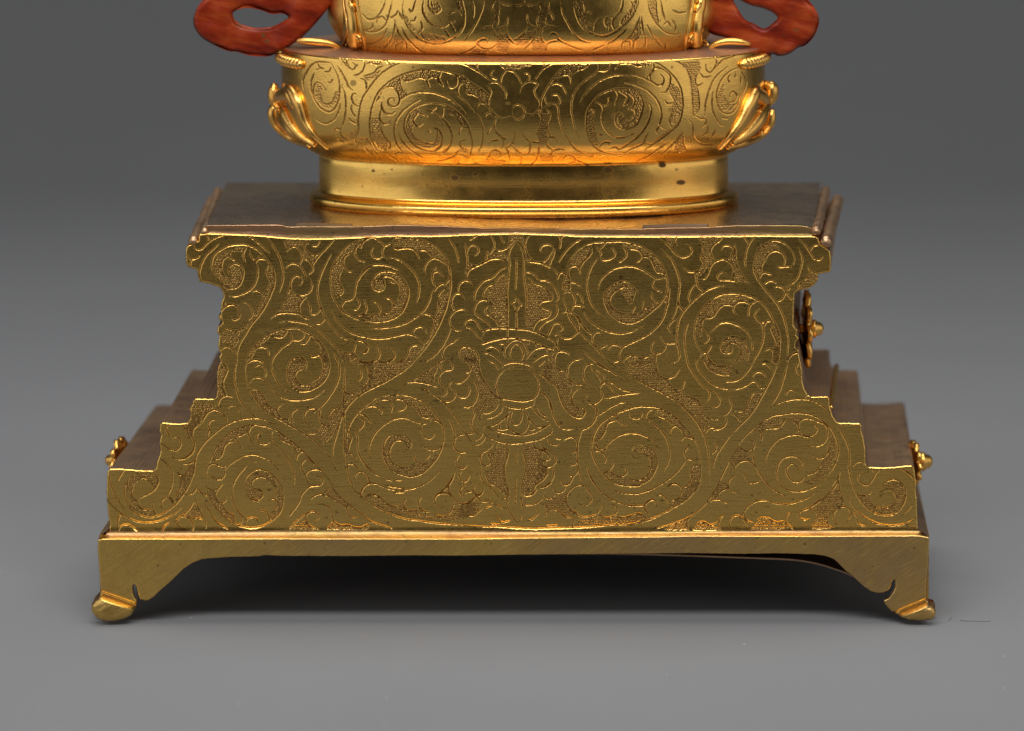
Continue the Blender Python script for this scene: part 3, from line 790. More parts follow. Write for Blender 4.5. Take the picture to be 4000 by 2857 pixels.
DRUM = '''
T 1040 180
S 870,140 910,200 960,250 1020,280 1050,240 1015,200
S 960,150 945,200 970,250
S 1145,160 1160,220 1130,300 1075,340 1025,350
S 1165,220 1210,200 1260,210 1310,230
S 1385,235 1310,265 1260,320 1145,357
S 1330,170 1400,170 1430,200 1470,240
S 1630,183 1510,230 1400,290 1300,380 1200,510 1130,620 1100,740 1080,880 1085,990 1040,1100 1060,1180
S 1100,385 1150,400 1175,440 1175,510
S 830,235 880,310 930,400 965,480 1010,525
S 880,470 920,560 935,700 920,850 880,970
S 750,190 800,280 850,400 860,540 840,660 800,740 740,780 660,750 600,690 550,600 550,500 580,440 630,440 670,480 680,530
S 640,530 630,600 650,660 720,690 790,640 810,540
S 440,520 430,400 480,290 540,220 620,190 740,200
S 560,320 520,450 530,560
S 600,200 620,250 670,270
S 580,290 640,265
S 765,250 740,300 690,310
S 775,390 760,430 725,435
S 575,855 640,900 720,910 800,860 850,770 870,680
S 1060,575 1030,560 1005,600 1015,660 1045,700 1085,715
S 1000,690 1000,760 1045,830
S 965,840 1000,885 1050,912
S 860,990 880,1060 940,1110
S 860,985 820,970 790,1010
S 830,1100 900,1120
S 1085,1085 1130,1100 1170,1090 1220,1155
S 1150,1185 1190,1240 1250,1280
S 1260,1230 1300,1270
S 2272,380 2150,320 2040,290 1900,280 1760,295 1600,340 1450,420 1340,520 1270,640 1230,780 1215,920 1220,1040 1250,1150 1310,1240 1380,1290
S 1580,380 1650,415 1740,390 1800,375 1870,395 1900,440 1915,478
S 1885,405 1930,370 2000,380 2030,430 2070,478
S 2050,310 2020,380
S 1570,360 1575,450 1610,540 1670,580
S 1345,580 1370,510 1440,480 1510,500 1555,560 1570,640 1540,700 1480,715 1435,680 1440,630 1490,615 1510,650
S 1570,640 1680,570 1800,545 1920,545 2050,580 2160,630 2272,720
S 1355,660 1360,730 1400,790 1460,805 1510,775
S 1355,740 1335,820 1340,870 1380,915 1425,912
S 1350,910 1355,1000 1400,1080 1450,1150 1445,1200
S 1805,630 1700,690 1600,770 1530,870 1500,980 1510,1090 1540,1180 1580,1230 1630,1280 1620,1310
S 1550,1015 1590,1110 1660,1200 1740,1260 1830,1310
S 1775,1330 1780,1370 1890,1390
S 1730,1385 1780,1370
S 1870,1030 1920,960 1980,960 2040,1010 2065,1090 2040,1180 1960,1235 1870,1230 1760,1180 1680,1100 1630,1000 1620,920 1650,820 1720,740 1820,690 1920,670 2020,680 2120,700 2200,740
S 1990,930 2010,1000 2000,1090 1950,1150 1850,1125
S 1880,1010 1930,1000
S 1790,740 1790,780 1890,825
S 1790,790 1740,840 1730,890 1780,940 1840,910
S 1730,920 1700,1000 1740,1080 1800,1110
S 1880,745 1940,760 1990,720
S 1890,750 1970,790 2060,830 2075,720
S 2065,840 2130,920 2175,1020 2170,1120 2110,1230 2030,1280
S 1550,1350 1430,1280
S 1490,1270 1540,1250 1590,1260
P 1590,350 1750,300 1900,290 2040,310 2020,370 1880,380 1800,370 1720,400 1640,405 1590,390 1570,480 1600,550 1660,590 1590,620 1540,520 1450,480 1430,460 1500,400
P 1240,860 1310,850 1350,930 1350,1020 1430,1110 1450,1200 1380,1230 1300,1180 1240,1060
P 1770,730 1790,780 1730,860 1710,980 1750,1080 1850,1130 1960,1150 2000,1090 2040,1060 2020,1150 1900,1200 1760,1150 1660,1040 1640,900 1680,800
P 1200,180 1340,180 1370,220 1300,230 1230,200
P 1150,370 1340,290 1300,360 1190,410
P 1020,990 1080,960 1060,1080 970,1090 960,1050
P 2120,710 2220,750 2290,880 2230,840 2140,780
P 1320,560 1340,620 1290,660
P 590,450 660,480 640,560 660,660 750,690 820,540 850,540 820,660 740,740 650,700 570,600
T 1700 180
S 0,290 130,305 290,355 430,440 560,520 650,600
S 0,680 80,680 160,710 270,780 340,860 390,940 420,1050 435,1150 410,1270 350,1360
S 140,730 160,780 230,820 290,880 320,940
S 385,955 320,945 290,980 285,1030
S 0,555 100,590 210,655 300,730 355,795
S 215,545 290,600 370,670 420,740 455,775
S 340,425 290,460 265,520 280,580
S 480,780 530,870 560,990 550,1130 500,1260
S 130,400 145,460 190,495 240,470 260,410 250,350
S 65,320 45,380 90,470
S 345,480 380,560 450,575 520,620 550,680
S 490,730 510,680 560,670 610,710 650,750
S 580,462 640,500 655,550 620,650 640,740 720,820 800,850 885,825
S 265,190 370,230 500,300 600,370 665,425
S 495,198 490,260 520,310
S 700,275 650,320 670,370 730,393
S 755,190 780,240 825,280 780,360 770,430
S 825,285 910,300 980,370 1010,450
S 610,460 670,430 740,440 800,500 830,560 820,625
S 1030,318 1085,325 1105,370 1080,415
S 990,575 1000,500 1050,440 1130,420 1205,450 1160,520 1190,600 1230,660 1220,730 1160,800 1060,800
S 1380,200 1270,270 1210,340 1170,405
S 1265,185 1280,230 1255,280
S 1600,190 1460,290 1380,390 1310,500 1250,620 1240,720 1245,850 1215,970 1185,1035
S 1825,190 1750,260 1650,300 1600,350
S 1435,425 1460,370 1520,340 1580,360 1595,450
S 1345,470 1400,445 1470,455 1520,510 1540,575
S 1365,580 1430,575 1465,620 1460,670 1430,700
S 1285,590 1300,660 1340,690
S 1270,740 1320,695 1390,680 1440,720 1450,830 1490,980 1560,1100 1650,1210 1750,1270 1850,1300
S 1905,180 1920,240 1890,310 1780,390 1680,480 1620,580 1600,700 1605,820 1640,960 1690,1090
S 2055,200 2050,250 1990,295 1910,290
S 2272,345 2100,350 1950,400 1840,480 1750,580 1700,675
S 2272,495 2130,500 2000,540 1910,590 1850,660 1790,750 1770,860 1775,990 1800,1090 1880,1190 1980,1250 2100,1270 2272,1275
S 1850,680 1900,665 1950,700 1970,740 1950,850 1980,960 2050,1040 2130,1075 2272,1060
S 1970,705 2030,685 2035,615
S 2110,520 2145,580 2110,690
S 2180,550 2250,590 2260,640 2210,700
S 1820,735 1865,780 1845,870 1860,960
S 1890,1020 1945,1040
S 900,760 920,710 975,690 1030,720 1050,780 1020,840 970,865 910,830 900,760
S 720,850 695,920 710,1000 770,1060 800,1130 775,1205
S 585,850 600,800 650,790 700,840
S 690,940 640,970 620,1025
S 620,1155 670,1110 740,1100
S 785,1065 825,1088
S 820,1170 860,1260 875,1340 855,1405
S 550,1370 600,1330 650,1260 700,1220 760,1250 765,1300 730,1310
S 640,1290 700,1340 850,1355
S 930,965 935,1060 890,1150 820,1195
S 890,1150 950,1220 1010,1260 1070,1280 1110,1220 1110,1130 1060,1080 1025,1020
S 1120,1120 1220,1130
S 1015,1260 1000,1390
S 1215,1150 1210,1260 1170,1350 1115,1415
S 1205,770 1240,830
S 1200,1000 1215,1080 1240,1125
S 1270,730 1330,770 1350,820 1320,900 1320,990 1350,1060 1400,1070 1430,1120
S 1350,1060 1300,1110 1310,1160 1375,1220
S 1535,1215 1450,1210 1380,1240 1350,1300 1395,1370
S 1550,1390 1620,1370 1645,1330 1600,1290 1530,1290 1490,1340
S 1640,1330 1700,1360 1800,1410
S 370,1095 310,1110 290,1150 320,1200 380,1215
S 290,1190 260,1250 180,1310 0,1360
S 270,1270 330,1280 380,1310
S 260,1340 280,1390
S 0,930 60,1000 85,1080 60,1160 0,1225
S 80,840 160,930 200,1050 170,1170 50,1285
S 1920,1190 1980,1130 2060,1130
S 2040,1205 2110,1185 2170,1210 2272,1150
P 260,360 330,340 440,440 560,520 640,600 640,670 560,670 500,590 400,570 350,500 330,420
P 810,200 1180,195 1130,230 900,285 830,280
P 1380,410 1430,340 1600,210 1790,200 1720,260 1600,320 1500,350
P 150,740 230,760 310,830 370,930 320,920 270,850 180,800
P 1240,800 1340,800 1310,900 1300,1020 1320,1080 1260,1180 1220,1150 1210,1020 1250,920
P 1780,780 1840,760 1850,900 1890,1050 1930,1150 1870,1170 1800,1080 1780,920
P 2130,830 2200,790 2220,860 2272,890 2272,960 2200,960 2140,900
P 280,1240 300,1190 390,1220 390,1260
P 500,1370 640,1320 760,1350 840,1395 700,1390
P 1220,1290 1320,1260 1420,1280 1340,1350 1240,1350
P 2150,530 2272,500 2272,700 2220,660 2250,600
T 2350 180
S 320,345 420,350 520,390 600,430 660,465 710,450 725,390 690,340
S 225,165 215,215 165,270
S 215,215 330,205 400,230 450,240 520,220
S 515,170 640,200 760,280 860,380 925,500 950,640 940,780 900,910 800,1010 660,1110 500,1225
S 600,210 610,270 560,340 530,370
S 580,415 560,350 600,280 660,260 740,290 800,350 800,430 780,500 740,545 685,548
S 740,645 780,685 830,670
S 825,710 830,780 795,870 820,960
S 265,435 400,460 530,520 620,600 680,700 700,820 680,930 770,985
S 680,940 640,990 660,1025
S 322,495 400,520 450,580 485,680 460,800 420,900 340,960 250,975 180,940 160,860 180,800 230,785 265,830 260,870
S 230,875 290,900 360,880 400,820 390,760 350,740
S 300,560 370,590 385,650 370,710 320,740
S 565,680 580,760 540,900 450,1040 350,1120 220,1195
S 550,1000 515,1080 490,1140 370,1200 290,1250
S 515,1130 570,1155 640,1130 750,1050
S 322,1060 370,1025
S 795,1120 680,1200 560,1290 420,1350
S 955,1000 900,1090 800,1190 710,1280
S 950,1020 960,1130 985,1230
S 1020,860 1070,940 1075,1050 1120,1120 1200,1160 1310,1160
S 810,155 900,190 990,270 1040,400 1060,550 1070,700 1075,830
S 1120,480 1140,640 1140,740 1100,810
S 1150,310 1100,370 1100,440 1130,470 1185,440
S 1150,320 1200,370 1280,360
S 1315,120 1350,190 1320,270 1270,315 1230,290 1220,220
S 1090,820 1160,855 1215,860 1220,910 1180,960
S 1210,830 1220,680 1270,500 1330,380 1400,310 1480,245
S 1650,250 1540,280 1440,360 1380,460 1350,580 1370,700 1420,780 1490,800 1560,760 1640,600 1700,430 1640,300
S 1560,110 1450,150 1380,210 1330,270
S 1310,530 1295,700 1330,830 1400,930 1440,940
S 1510,620 1510,560 1550,540 1590,580 1560,650 1500,670
S 1400,840 1470,855
S 1500,340 1490,400 1505,430
S 1570,310 1570,370
S 1250,940 1240,1010 1180,1060
S 1345,970 1300,1050
S 1630,350 1640,430
P 250,160 540,170 590,200 520,240 440,240 380,220 260,215
P 800,430 900,500 940,640 920,800 850,920 800,900 830,780 820,720 850,650 790,540
P 240,520 360,500 450,580 480,700 440,860 350,940 250,960 190,900 200,810 260,870 340,880 390,780 390,650 350,590
P 940,200 1150,170 1160,290 1110,340 1080,400 1130,480 1140,700 1100,790 1070,700 1050,500 1020,340
P 850,1200 930,1060 980,1220 900,1260
P 1370,560 1430,430 1440,600 1500,690 1580,680 1520,770 1430,760 1370,680
P 620,1120 780,980 820,990 700,1090
T 1260 0
S 955,0 940,100 960,220 1010,330 1110,440 1230,500 1370,512 1500,470 1610,390 1660,290 1665,150 1640,0
S 1190,0 1180,130 1240,250 1340,310 1440,310 1490,270 1560,250
S 1490,270 1550,355
S 1430,340 1485,425
S 1250,0 1250,80 1320,155 1385,110 1350,40
S 1490,165 1550,130 1625,180
S 1750,0 1775,100 1765,215
S 1890,0 1870,120 1810,260 1740,380 1660,475
S 1100,0 1070,100 1050,145 1015,115
S 1100,195 1080,250 1040,250
S 1155,255 1175,330 1130,390
S 885,125 860,180 800,215
S 885,140 950,230
S 855,240 840,370 780,490 700,580
S 855,290 900,400 970,500 980,590
S 930,330 1000,450 1100,570 1200,635
S 460,160 530,230 620,220 700,120 740,0
S 630,300 640,230 700,200 740,250
S 820,0 780,180 720,320 600,380 480,370
S 590,280 570,340 490,355
S 760,330 700,440 600,510 500,520
S 850,590 860,530 920,510
S 700,570 740,545
S 2060,0 2130,50 2210,60
S 2030,0 1985,90 2040,170 2060,250 2020,330
S 2010,160 1980,320
S 1865,360 1920,320 1990,330 2030,420
S 2170,190 2150,300 2050,340
S 2150,300 2170,420 2250,515
S 1920,520 1930,470 1870,460 1810,510 1870,570 1960,580 2040,520 2050,440
S 1810,530 1740,590 1620,640
S 2070,340 2085,450 2060,600
P 1150,380 1260,400 1440,440 1450,490 1300,500 1190,470
P 850,400 920,420 960,520 880,500 800,520
P 1560,0 1640,0 1650,110 1600,110
P 960,140 1010,250 1100,370 1060,360 990,280
P 1990,230 2050,60 2080,60 2060,250 2010,320
P 2040,400 2160,400 2200,500 2160,620 2040,600
P 1700,640 1800,580 1960,600 1900,650
P 1270,0 1300,60 1370,60 1360,140 1290,110
T 2000 0
S 575,0 590,140 660,290 740,410 830,480 930,500
S 730,0 745,150 810,300 920,385 1050,425 1170,395 1290,310 1400,200 1470,60 1480,0
S 1590,0 1620,150 1700,290 1800,380 1900,410 1980,390
S 835,0 855,110 850,200 890,280 960,300
S 870,130 940,160
S 1300,0 1280,110 1200,210 1170,280 1200,350
S 1200,215 1130,200 1090,240 1095,305
S 1035,215 985,270 965,355
S 1380,25 1410,50 1390,130 1300,220 1265,300
S 1410,50 1450,20
S 1690,0 1690,130 1715,280
S 1740,0 1770,160 1800,250
S 1495,195 1450,320 1380,430 1300,510 1290,570
S 1515,195 1530,350 1570,450 1565,550
S 1390,545 1385,490 1330,480
S 1425,600 1440,480 1500,420 1550,420
S 1580,295 1650,420 1760,550
S 1340,345 1230,440 1130,525
S 1095,530 960,590
S 1800,500 1810,570
S 0,10 50,70 130,50 140,0
S 145,35 210,65 290,40 330,0
S 310,30 345,110 300,210 300,280 330,350
S 440,0 425,110 470,180 490,245
S 410,190 385,230 415,295
S 175,155 195,280 325,345
S 195,290 130,400 30,470
S 525,325 450,310 380,330 340,390 350,460 395,515
S 435,440 460,395 520,400 545,460 610,500 720,560 820,595
S 545,480 450,490 400,550 395,605
S 290,345 240,470 140,590
S 1870,230 1920,310 1910,385
S 1880,120 1950,155 2040,145
S 1780,300 1830,260 1860,330
P 60,450 180,380 280,350 270,400 140,540 40,540
P 230,500 310,440 350,480 390,540 360,600 250,600
P 330,30 420,60 430,130 390,200 360,300 310,280 340,150
P 740,0 830,0 830,120 850,240 900,330 830,300 760,180
P 1600,0 1680,0 1700,150 1710,290 1650,210
P 1420,60 1470,20 1440,130 1350,260 1270,300 1300,220
P 1460,330 1500,260 1510,400 1430,480 1380,460
P 1100,270 1160,260 1150,350 1110,370
'''
def catmull(p, step=6.0, closed=False):
    p = np.asarray(p, float); n = len(p)
    if n < 3 and not closed:
        k = max(2, int(np.linalg.norm(p[1] - p[0]) / step) + 1)
        t = np.linspace(0, 1, k)[:, None]
        return p[0] * (1 - t) + p[1] * t
    out = []
    for i in range(n if closed else n - 1):
        if closed: a, b, c, d = p[i - 1], p[i], p[(i + 1) % n], p[(i + 2) % n]
        else: a, b, c, d = p[max(i - 1, 0)], p[i], p[i + 1], p[min(i + 2, n - 1)]
        k = max(2, int(np.linalg.norm(c - b) / step) + 1)
        t = np.linspace(0, 1, k, endpoint=False)[:, None]
        out.append(0.5 * (2 * b + (c - a) * t + (2 * a - 5 * b + 4 * c - d) * t * t + (3 * b - a - 3 * c + d) * t ** 3))
    if not closed: out.append(p[-1:])
    return np.concatenate(out)
def parse(txt):
    S, P = [], []; ox = oy = 0
    for ln in txt.strip().splitlines():
        if ln[0] == '#': continue
        tk = ln.split()
        if tk[0] == 'T': ox, oy = float(tk[1]), float(tk[2]); continue
        pts = np.array([[float(v) for v in q.split(',')] for q in tk[1:]]) / 3.002 + [ox, oy]
        (S if tk[0] == 'S' else P).append(pts)
    return S, P
def inpoly(X, Y, poly):
    ins = np.zeros(X.shape, bool)
    x1, y1 = poly[:, 0], poly[:, 1]; x2, y2 = np.roll(x1, -1), np.roll(y1, -1)
    for a, b, c, d in zip(x1, y1, x2, y2):
        if b == d: continue
        ins ^= ((b > Y) != (d > Y)) & (X < (c - a) * (Y - b) / (d - b) + a)
    return ins
class Raster:
    def __init__(s, x0, y0, x1, y1, h):
        s.x0, s.y0, s.h = x0, y0, h
        s.xs = np.arange(x0, x1 + h, h); s.ys = np.arange(y0, y1 + h, h)
        s.X, s.Y = np.meshgrid(s.xs, s.ys); s.shape = s.X.shape
    def win(s, ax, ay, bx, by, r):
        i0 = max(0, int((min(ax, bx) - r - s.x0) / s.h)); i1 = min(s.shape[1], int((max(ax, bx) + r - s.x0) / s.h) + 2)
        j0 = max(0, int((min(ay, by) - r - s.y0) / s.h)); j1 = min(s.shape[0], int((max(ay, by) + r - s.y0) / s.h) + 2)
        if i0 >= i1 or j0 >= j1: return None
        return slice(j0, j1), slice(i0, i1)
    def seg(s, w, a, b):
        X, Y = s.X[w], s.Y[w]; dx, dy = b[0] - a[0], b[1] - a[1]
        L2 = dx * dx + dy * dy + 1e-9
        t = np.clip(((X - a[0]) * dx + (Y - a[1]) * dy) / L2, 0, 1)
        qx, qy = a[0] + t * dx, a[1] + t * dy
        return np.hypot(X - qx, Y - qy), qx, qy
    def border(s, poly, R):
        D = np.full(s.shape, 1e9); QX = s.X.copy(); QY = s.Y.copy()
        for a, b in zip(poly, np.roll(poly, -1, 0)):
            w = s.win(a[0], a[1], b[0], b[1], R)
            if w is None: continue
            d, qx, qy = s.seg(w, a, b); m = d < D[w]
            D[w] = np.where(m, d, D[w]); QX[w] = np.where(m, qx, QX[w]); QY[w] = np.where(m, qy, QY[w])
        return D, QX, QY
    def engrave(s, strokes, polys, w0=4.3, dep=3.0):
        G = np.zeros(s.shape); B = np.zeros(s.shape)
        for st in strokes:
            st = np.array(st, float)
            if st[:, 0].max() < s.xs[0] or st[:, 0].min() > s.xs[-1] or st[:, 1].max() < s.ys[0] or st[:, 1].min() > s.ys[-1]: continue
            c = catmull(st, 7.0)
            c = c + rng.normal(0, 0.45, c.shape)
            n = len(c); tt = np.linspace(0, 1, n)
            ww = w0 * (0.5 + 0.5 * np.clip(np.sin(np.pi * tt) * 1.7, 0, 1)) * rng.uniform(0.82, 1.14, n)
            for i in range(n - 1):
                a, b = c[i], c[i + 1]; wd = ww[i]
                w = s.win(a[0], a[1], b[0], b[1], wd + 4)
                if w is None: continue
                d, _, _ = s.seg(w, a, b)
                G[w] = np.maximum(G[w], np.clip(1 - d / wd, 0, 1) * wd / w0)
                B[w] = np.maximum(B[w], np.exp(-((d - wd - 1.2) / 1.2) ** 2))
        Hh = -dep * np.minimum(G * 1.25, 1.0) + 0.25 * B * (G < 0.02)
        St = np.zeros(s.shape)
        for pl in polys:
            x0, y0 = pl.min(0) - 2; x1, y1 = pl.max(0) + 2
            w = s.win(x0, y0, x1, y1, 2)
            if w is None: continue
            m = inpoly(s.X[w], s.Y[w], pl)
            St[w] = np.maximum(St[w], m)
            Hw = Hh[w]; Hw[m & (G[w] < 0.05)] = -1.5; Hh[w] = Hw
            sp = 8.6
            yy = np.arange(y0, y1, sp)
            for r, y in enumerate(yy):
                for x in np.arange(x0 + (r % 2) * sp / 2, x1, sp):
                    q = np.array([x, y]) + rng.normal(0, 1.1, 2)
                    if not inpoly(np.array([q[0]]), np.array([q[1]]), pl)[0]: continue
                    rr = rng.uniform(2.7, 4.1)
                    v = s.win(q[0], q[1], q[0], q[1], 5)
                    if v is None: continue
                    d = np.hypot(s.X[v] - q[0], s.Y[v] - q[1]) / rr
                    bump = np.where(d < 1, -1.5 + 2.1 * np.sqrt(np.clip(1 - d * d, 0, 1)), -9)
                    Hh[v] = np.where((G[v] < 0.05), np.maximum(Hh[v], bump), Hh[v])
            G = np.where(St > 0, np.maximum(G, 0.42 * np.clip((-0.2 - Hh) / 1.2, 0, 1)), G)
        return Hh, G, St
# ---------------------------------------------------------------- mesh helpers
ROOT = {}
def mk(name, V, Q, mat, parent=None, smooth=True, wear_shade=None, root=None):
    V = np.asarray(V, float).reshape(-1, 3)
    if root is not None: V = V - np.array(root.location)
    me = bpy.data.meshes.new(name)
    if isinstance(Q, np.ndarray):
        n, k = Q.shape
        me.vertices.add(len(V)); me.vertices.foreach_set('co', V.astype(np.float32).ravel())
        me.loops.add(n * k); me.loops.foreach_set('vertex_index', Q.astype(np.int32).ravel())
        me.polygons.add(n); me.polygons.foreach_set('loop_start', np.arange(0, n * k, k, dtype=np.int32))
        me.polygons.foreach_set('loop_total', np.full(n, k, np.int32))
        me.update(calc_edges=True); me.validate()
    else:
        me.from_pydata([tuple(v) for v in V], [], [tuple(int(i) for i in q) for q in Q]); me.update()
    me.polygons.foreach_set('use_smooth', np.full(len(me.polygons), smooth))
    ca = me.color_attributes.new('wear_shade', 'FLOAT_COLOR', 'POINT')
    W = np.zeros((len(V), 4), np.float32) if wear_shade is None else wear_shade.astype(np.float32)
    ca.data.foreach_set('color', W.ravel())
    me.materials.append(mat)
    o = bpy.data.objects.new(name, me); C.objects.link(o)
    if parent is not None: o.parent = parent
    return o
def empty(name, loc, label, cat):
    o = bpy.data.objects.new(name, None); C.objects.link(o)
    o.location = loc; o.empty_display_size = 0.02; o['label'] = label; o['category'] = cat
    return o
def grid_quads(nr, nc, closed=False):
    i = np.arange(nr - 1)[:, None]; j = np.arange(nc if closed else nc - 1)[None, :]
    j2 = (j + 1) % nc
    return np.stack([i * nc + j, i * nc + j2, (i + 1) * nc + j2, (i + 1) * nc + j], -1).reshape(-1, 4)
def compact(V, Q, W=None):
    used = np.unique(Q); mp = np.full(len(V), -1); mp[used] = np.arange(len(used))
    return V[used], mp[Q], (None if W is None else W[used])
def relief(outer, h, yplane, edge_r, height=None, holes=(), engr=None, stains=(), flip=False):
    """a plate whose face is modelled as a height field over the traced outline (heights in px, + = towards viewer)"""
    o = np.asarray(outer, float)
    ra = Raster(o[:, 0].min() - 2 * h, o[:, 1].min() - 2 * h, o[:, 0].max() + 2 * h, o[:, 1].max() + 2 * h, h)
    loops = [o] + [np.asarray(q, float) for q in holes]
    er = edge_r if np.ndim(edge_r) == 0 else edge_r
    D = np.full(ra.shape, 1e9); QX = ra.X.copy(); QY = ra.Y.copy(); ins = np.zeros(ra.shape, bool)
    RR = 30
    for k, lp in enumerate(loops):
        d, qx, qy = ra.border(lp, RR)
        m = d < D; D = np.where(m, d, D); QX = np.where(m, qx, QX); QY = np.where(m, qy, QY)
        ins ^= inpoly(ra.X, ra.Y, lp)
    D = np.where(ins, D, 0)
    X = np.where(ins, ra.X, QX); Y = np.where(ins, ra.Y, QY)
    H = np.zeros(ra.shape); W = np.zeros(ra.shape + (4,))
    if engr is not None:
        Hh, G, St = ra.engrave(*engr)
        fade = np.clip(D / 4, 0, 1)
        H += Hh * fade; W[..., 0] = np.clip(G * 1.3, 0, 1); W[..., 1] = St
    if height is not None: H += height(X, Y)
    r = edge_r(X, Y) if callable(edge_r) else edge_r
    t = np.clip(1 - D / r, 0, 1)
    H -= r * (1 - np.sqrt(np.clip(1 - t * t, 0, 1)))
    for (sx, sy, sa, sb, ch, amt) in stains:
        g = np.clip(1.3 - np.hypot((X - sx) / sa, (Y - sy) / sb), 0, 1)
        W[..., ch] = np.maximum(W[..., ch], np.clip(g * 2, 0, 1) * amt)
    V = P0(X, Y, yplane); V[..., 1] -= H * U
    Q = grid_quads(*ra.shape)
    keep = ins.ravel()[Q].any(1)
    Q = Q[keep]
    if not flip: Q = Q[:, ::-1]
    return V.reshape(-1, 3), Q, W.reshape(-1, 4), X.ravel(), Y.ravel()
def densify(p, step=8.0, jit=0.0):
    p = np.asarray(p, float); out = []
    for a, b in zip(p, np.roll(p, -1, 0)):
        k = max(1, int(np.linalg.norm(b - a) / step)); t = np.arange(k)[:, None] / k
        out.append(a + (b - a) * t)
    q = np.concatenate(out)
    if jit: q = q + rng.normal(0, jit, q.shape)
    return q
def tube(path, rad, n=14, sq=1.0, caps=True):
    p = np.asarray(path, float); m = len(p); rad = np.broadcast_to(rad, (m,))
    T = np.gradient(p, axis=0); T /= np.linalg.norm(T, axis=1)[:, None] + 1e-12
    up = np.array([0.13, 0.3, 1.0]); up /= np.linalg.norm(up)
    if abs(T @ up).max() > 0.97: up = np.array([1.0, 0.2, 0.1]); up /= np.linalg.norm(up)
    A = np.cross(T, up); A /= np.linalg.norm(A, axis=1)[:, None]; B = np.cross(T, A)
    th = np.linspace(0, 2 * np.pi, n, endpoint=False)
    V = p[:, None] + rad[:, None, None] * (A[:, None] * np.cos(th)[None, :, None] + sq * B[:, None] * np.sin(th)[None, :, None])
    if caps:   # rounded ends
        V = V.reshape(m, n, 3)
        pre = [p[0] + (V[0] - p[0]) * c - T[0] * rad[0] * s for c, s in ((0.02, .95), (0.55, .8), (0.85, .5))]
        post = [p[-1] + (V[-1] - p[-1]) * c + T[-1] * rad[-1] * s for c, s in ((0.85, .5), (0.55, .8), (0.02, .95))]
        V = np.concatenate([np.array(pre), V, np.array(post)])
    return V.reshape(-1, 3), grid_quads(V.shape[0] if V.ndim == 3 else m, n, True)
def merge(parts):
    V, Q, n = [], [], 0
    for v, q in parts:
        V.append(v); Q.append(q + n); n += len(v)
    return np.concatenate(V), np.concatenate(Q)
def smoothpath(pts, rads, k=8):
    a = np.concatenate([np.asarray(pts, float), np.asarray(rads, float)[:, None]], 1)
    out = []
    n = len(a)
    for i in range(n - 1):
        p0, p1, p2, p3 = a[max(i - 1, 0)], a[i], a[i + 1], a[min(i + 2, n - 1)]
        t = np.linspace(0, 1, k, endpoint=False)[:, None]
        out.append(0.5 * (2 * p1 + (p2 - p0) * t + (2 * p0 - 5 * p1 + 4 * p2 - p3) * t * t + (3 * p1 - p0 - 3 * p2 + p3) * t ** 3))
    out.append(a[-1:]); q = np.concatenate(out)
    return q[:, :3], q[:, 3]
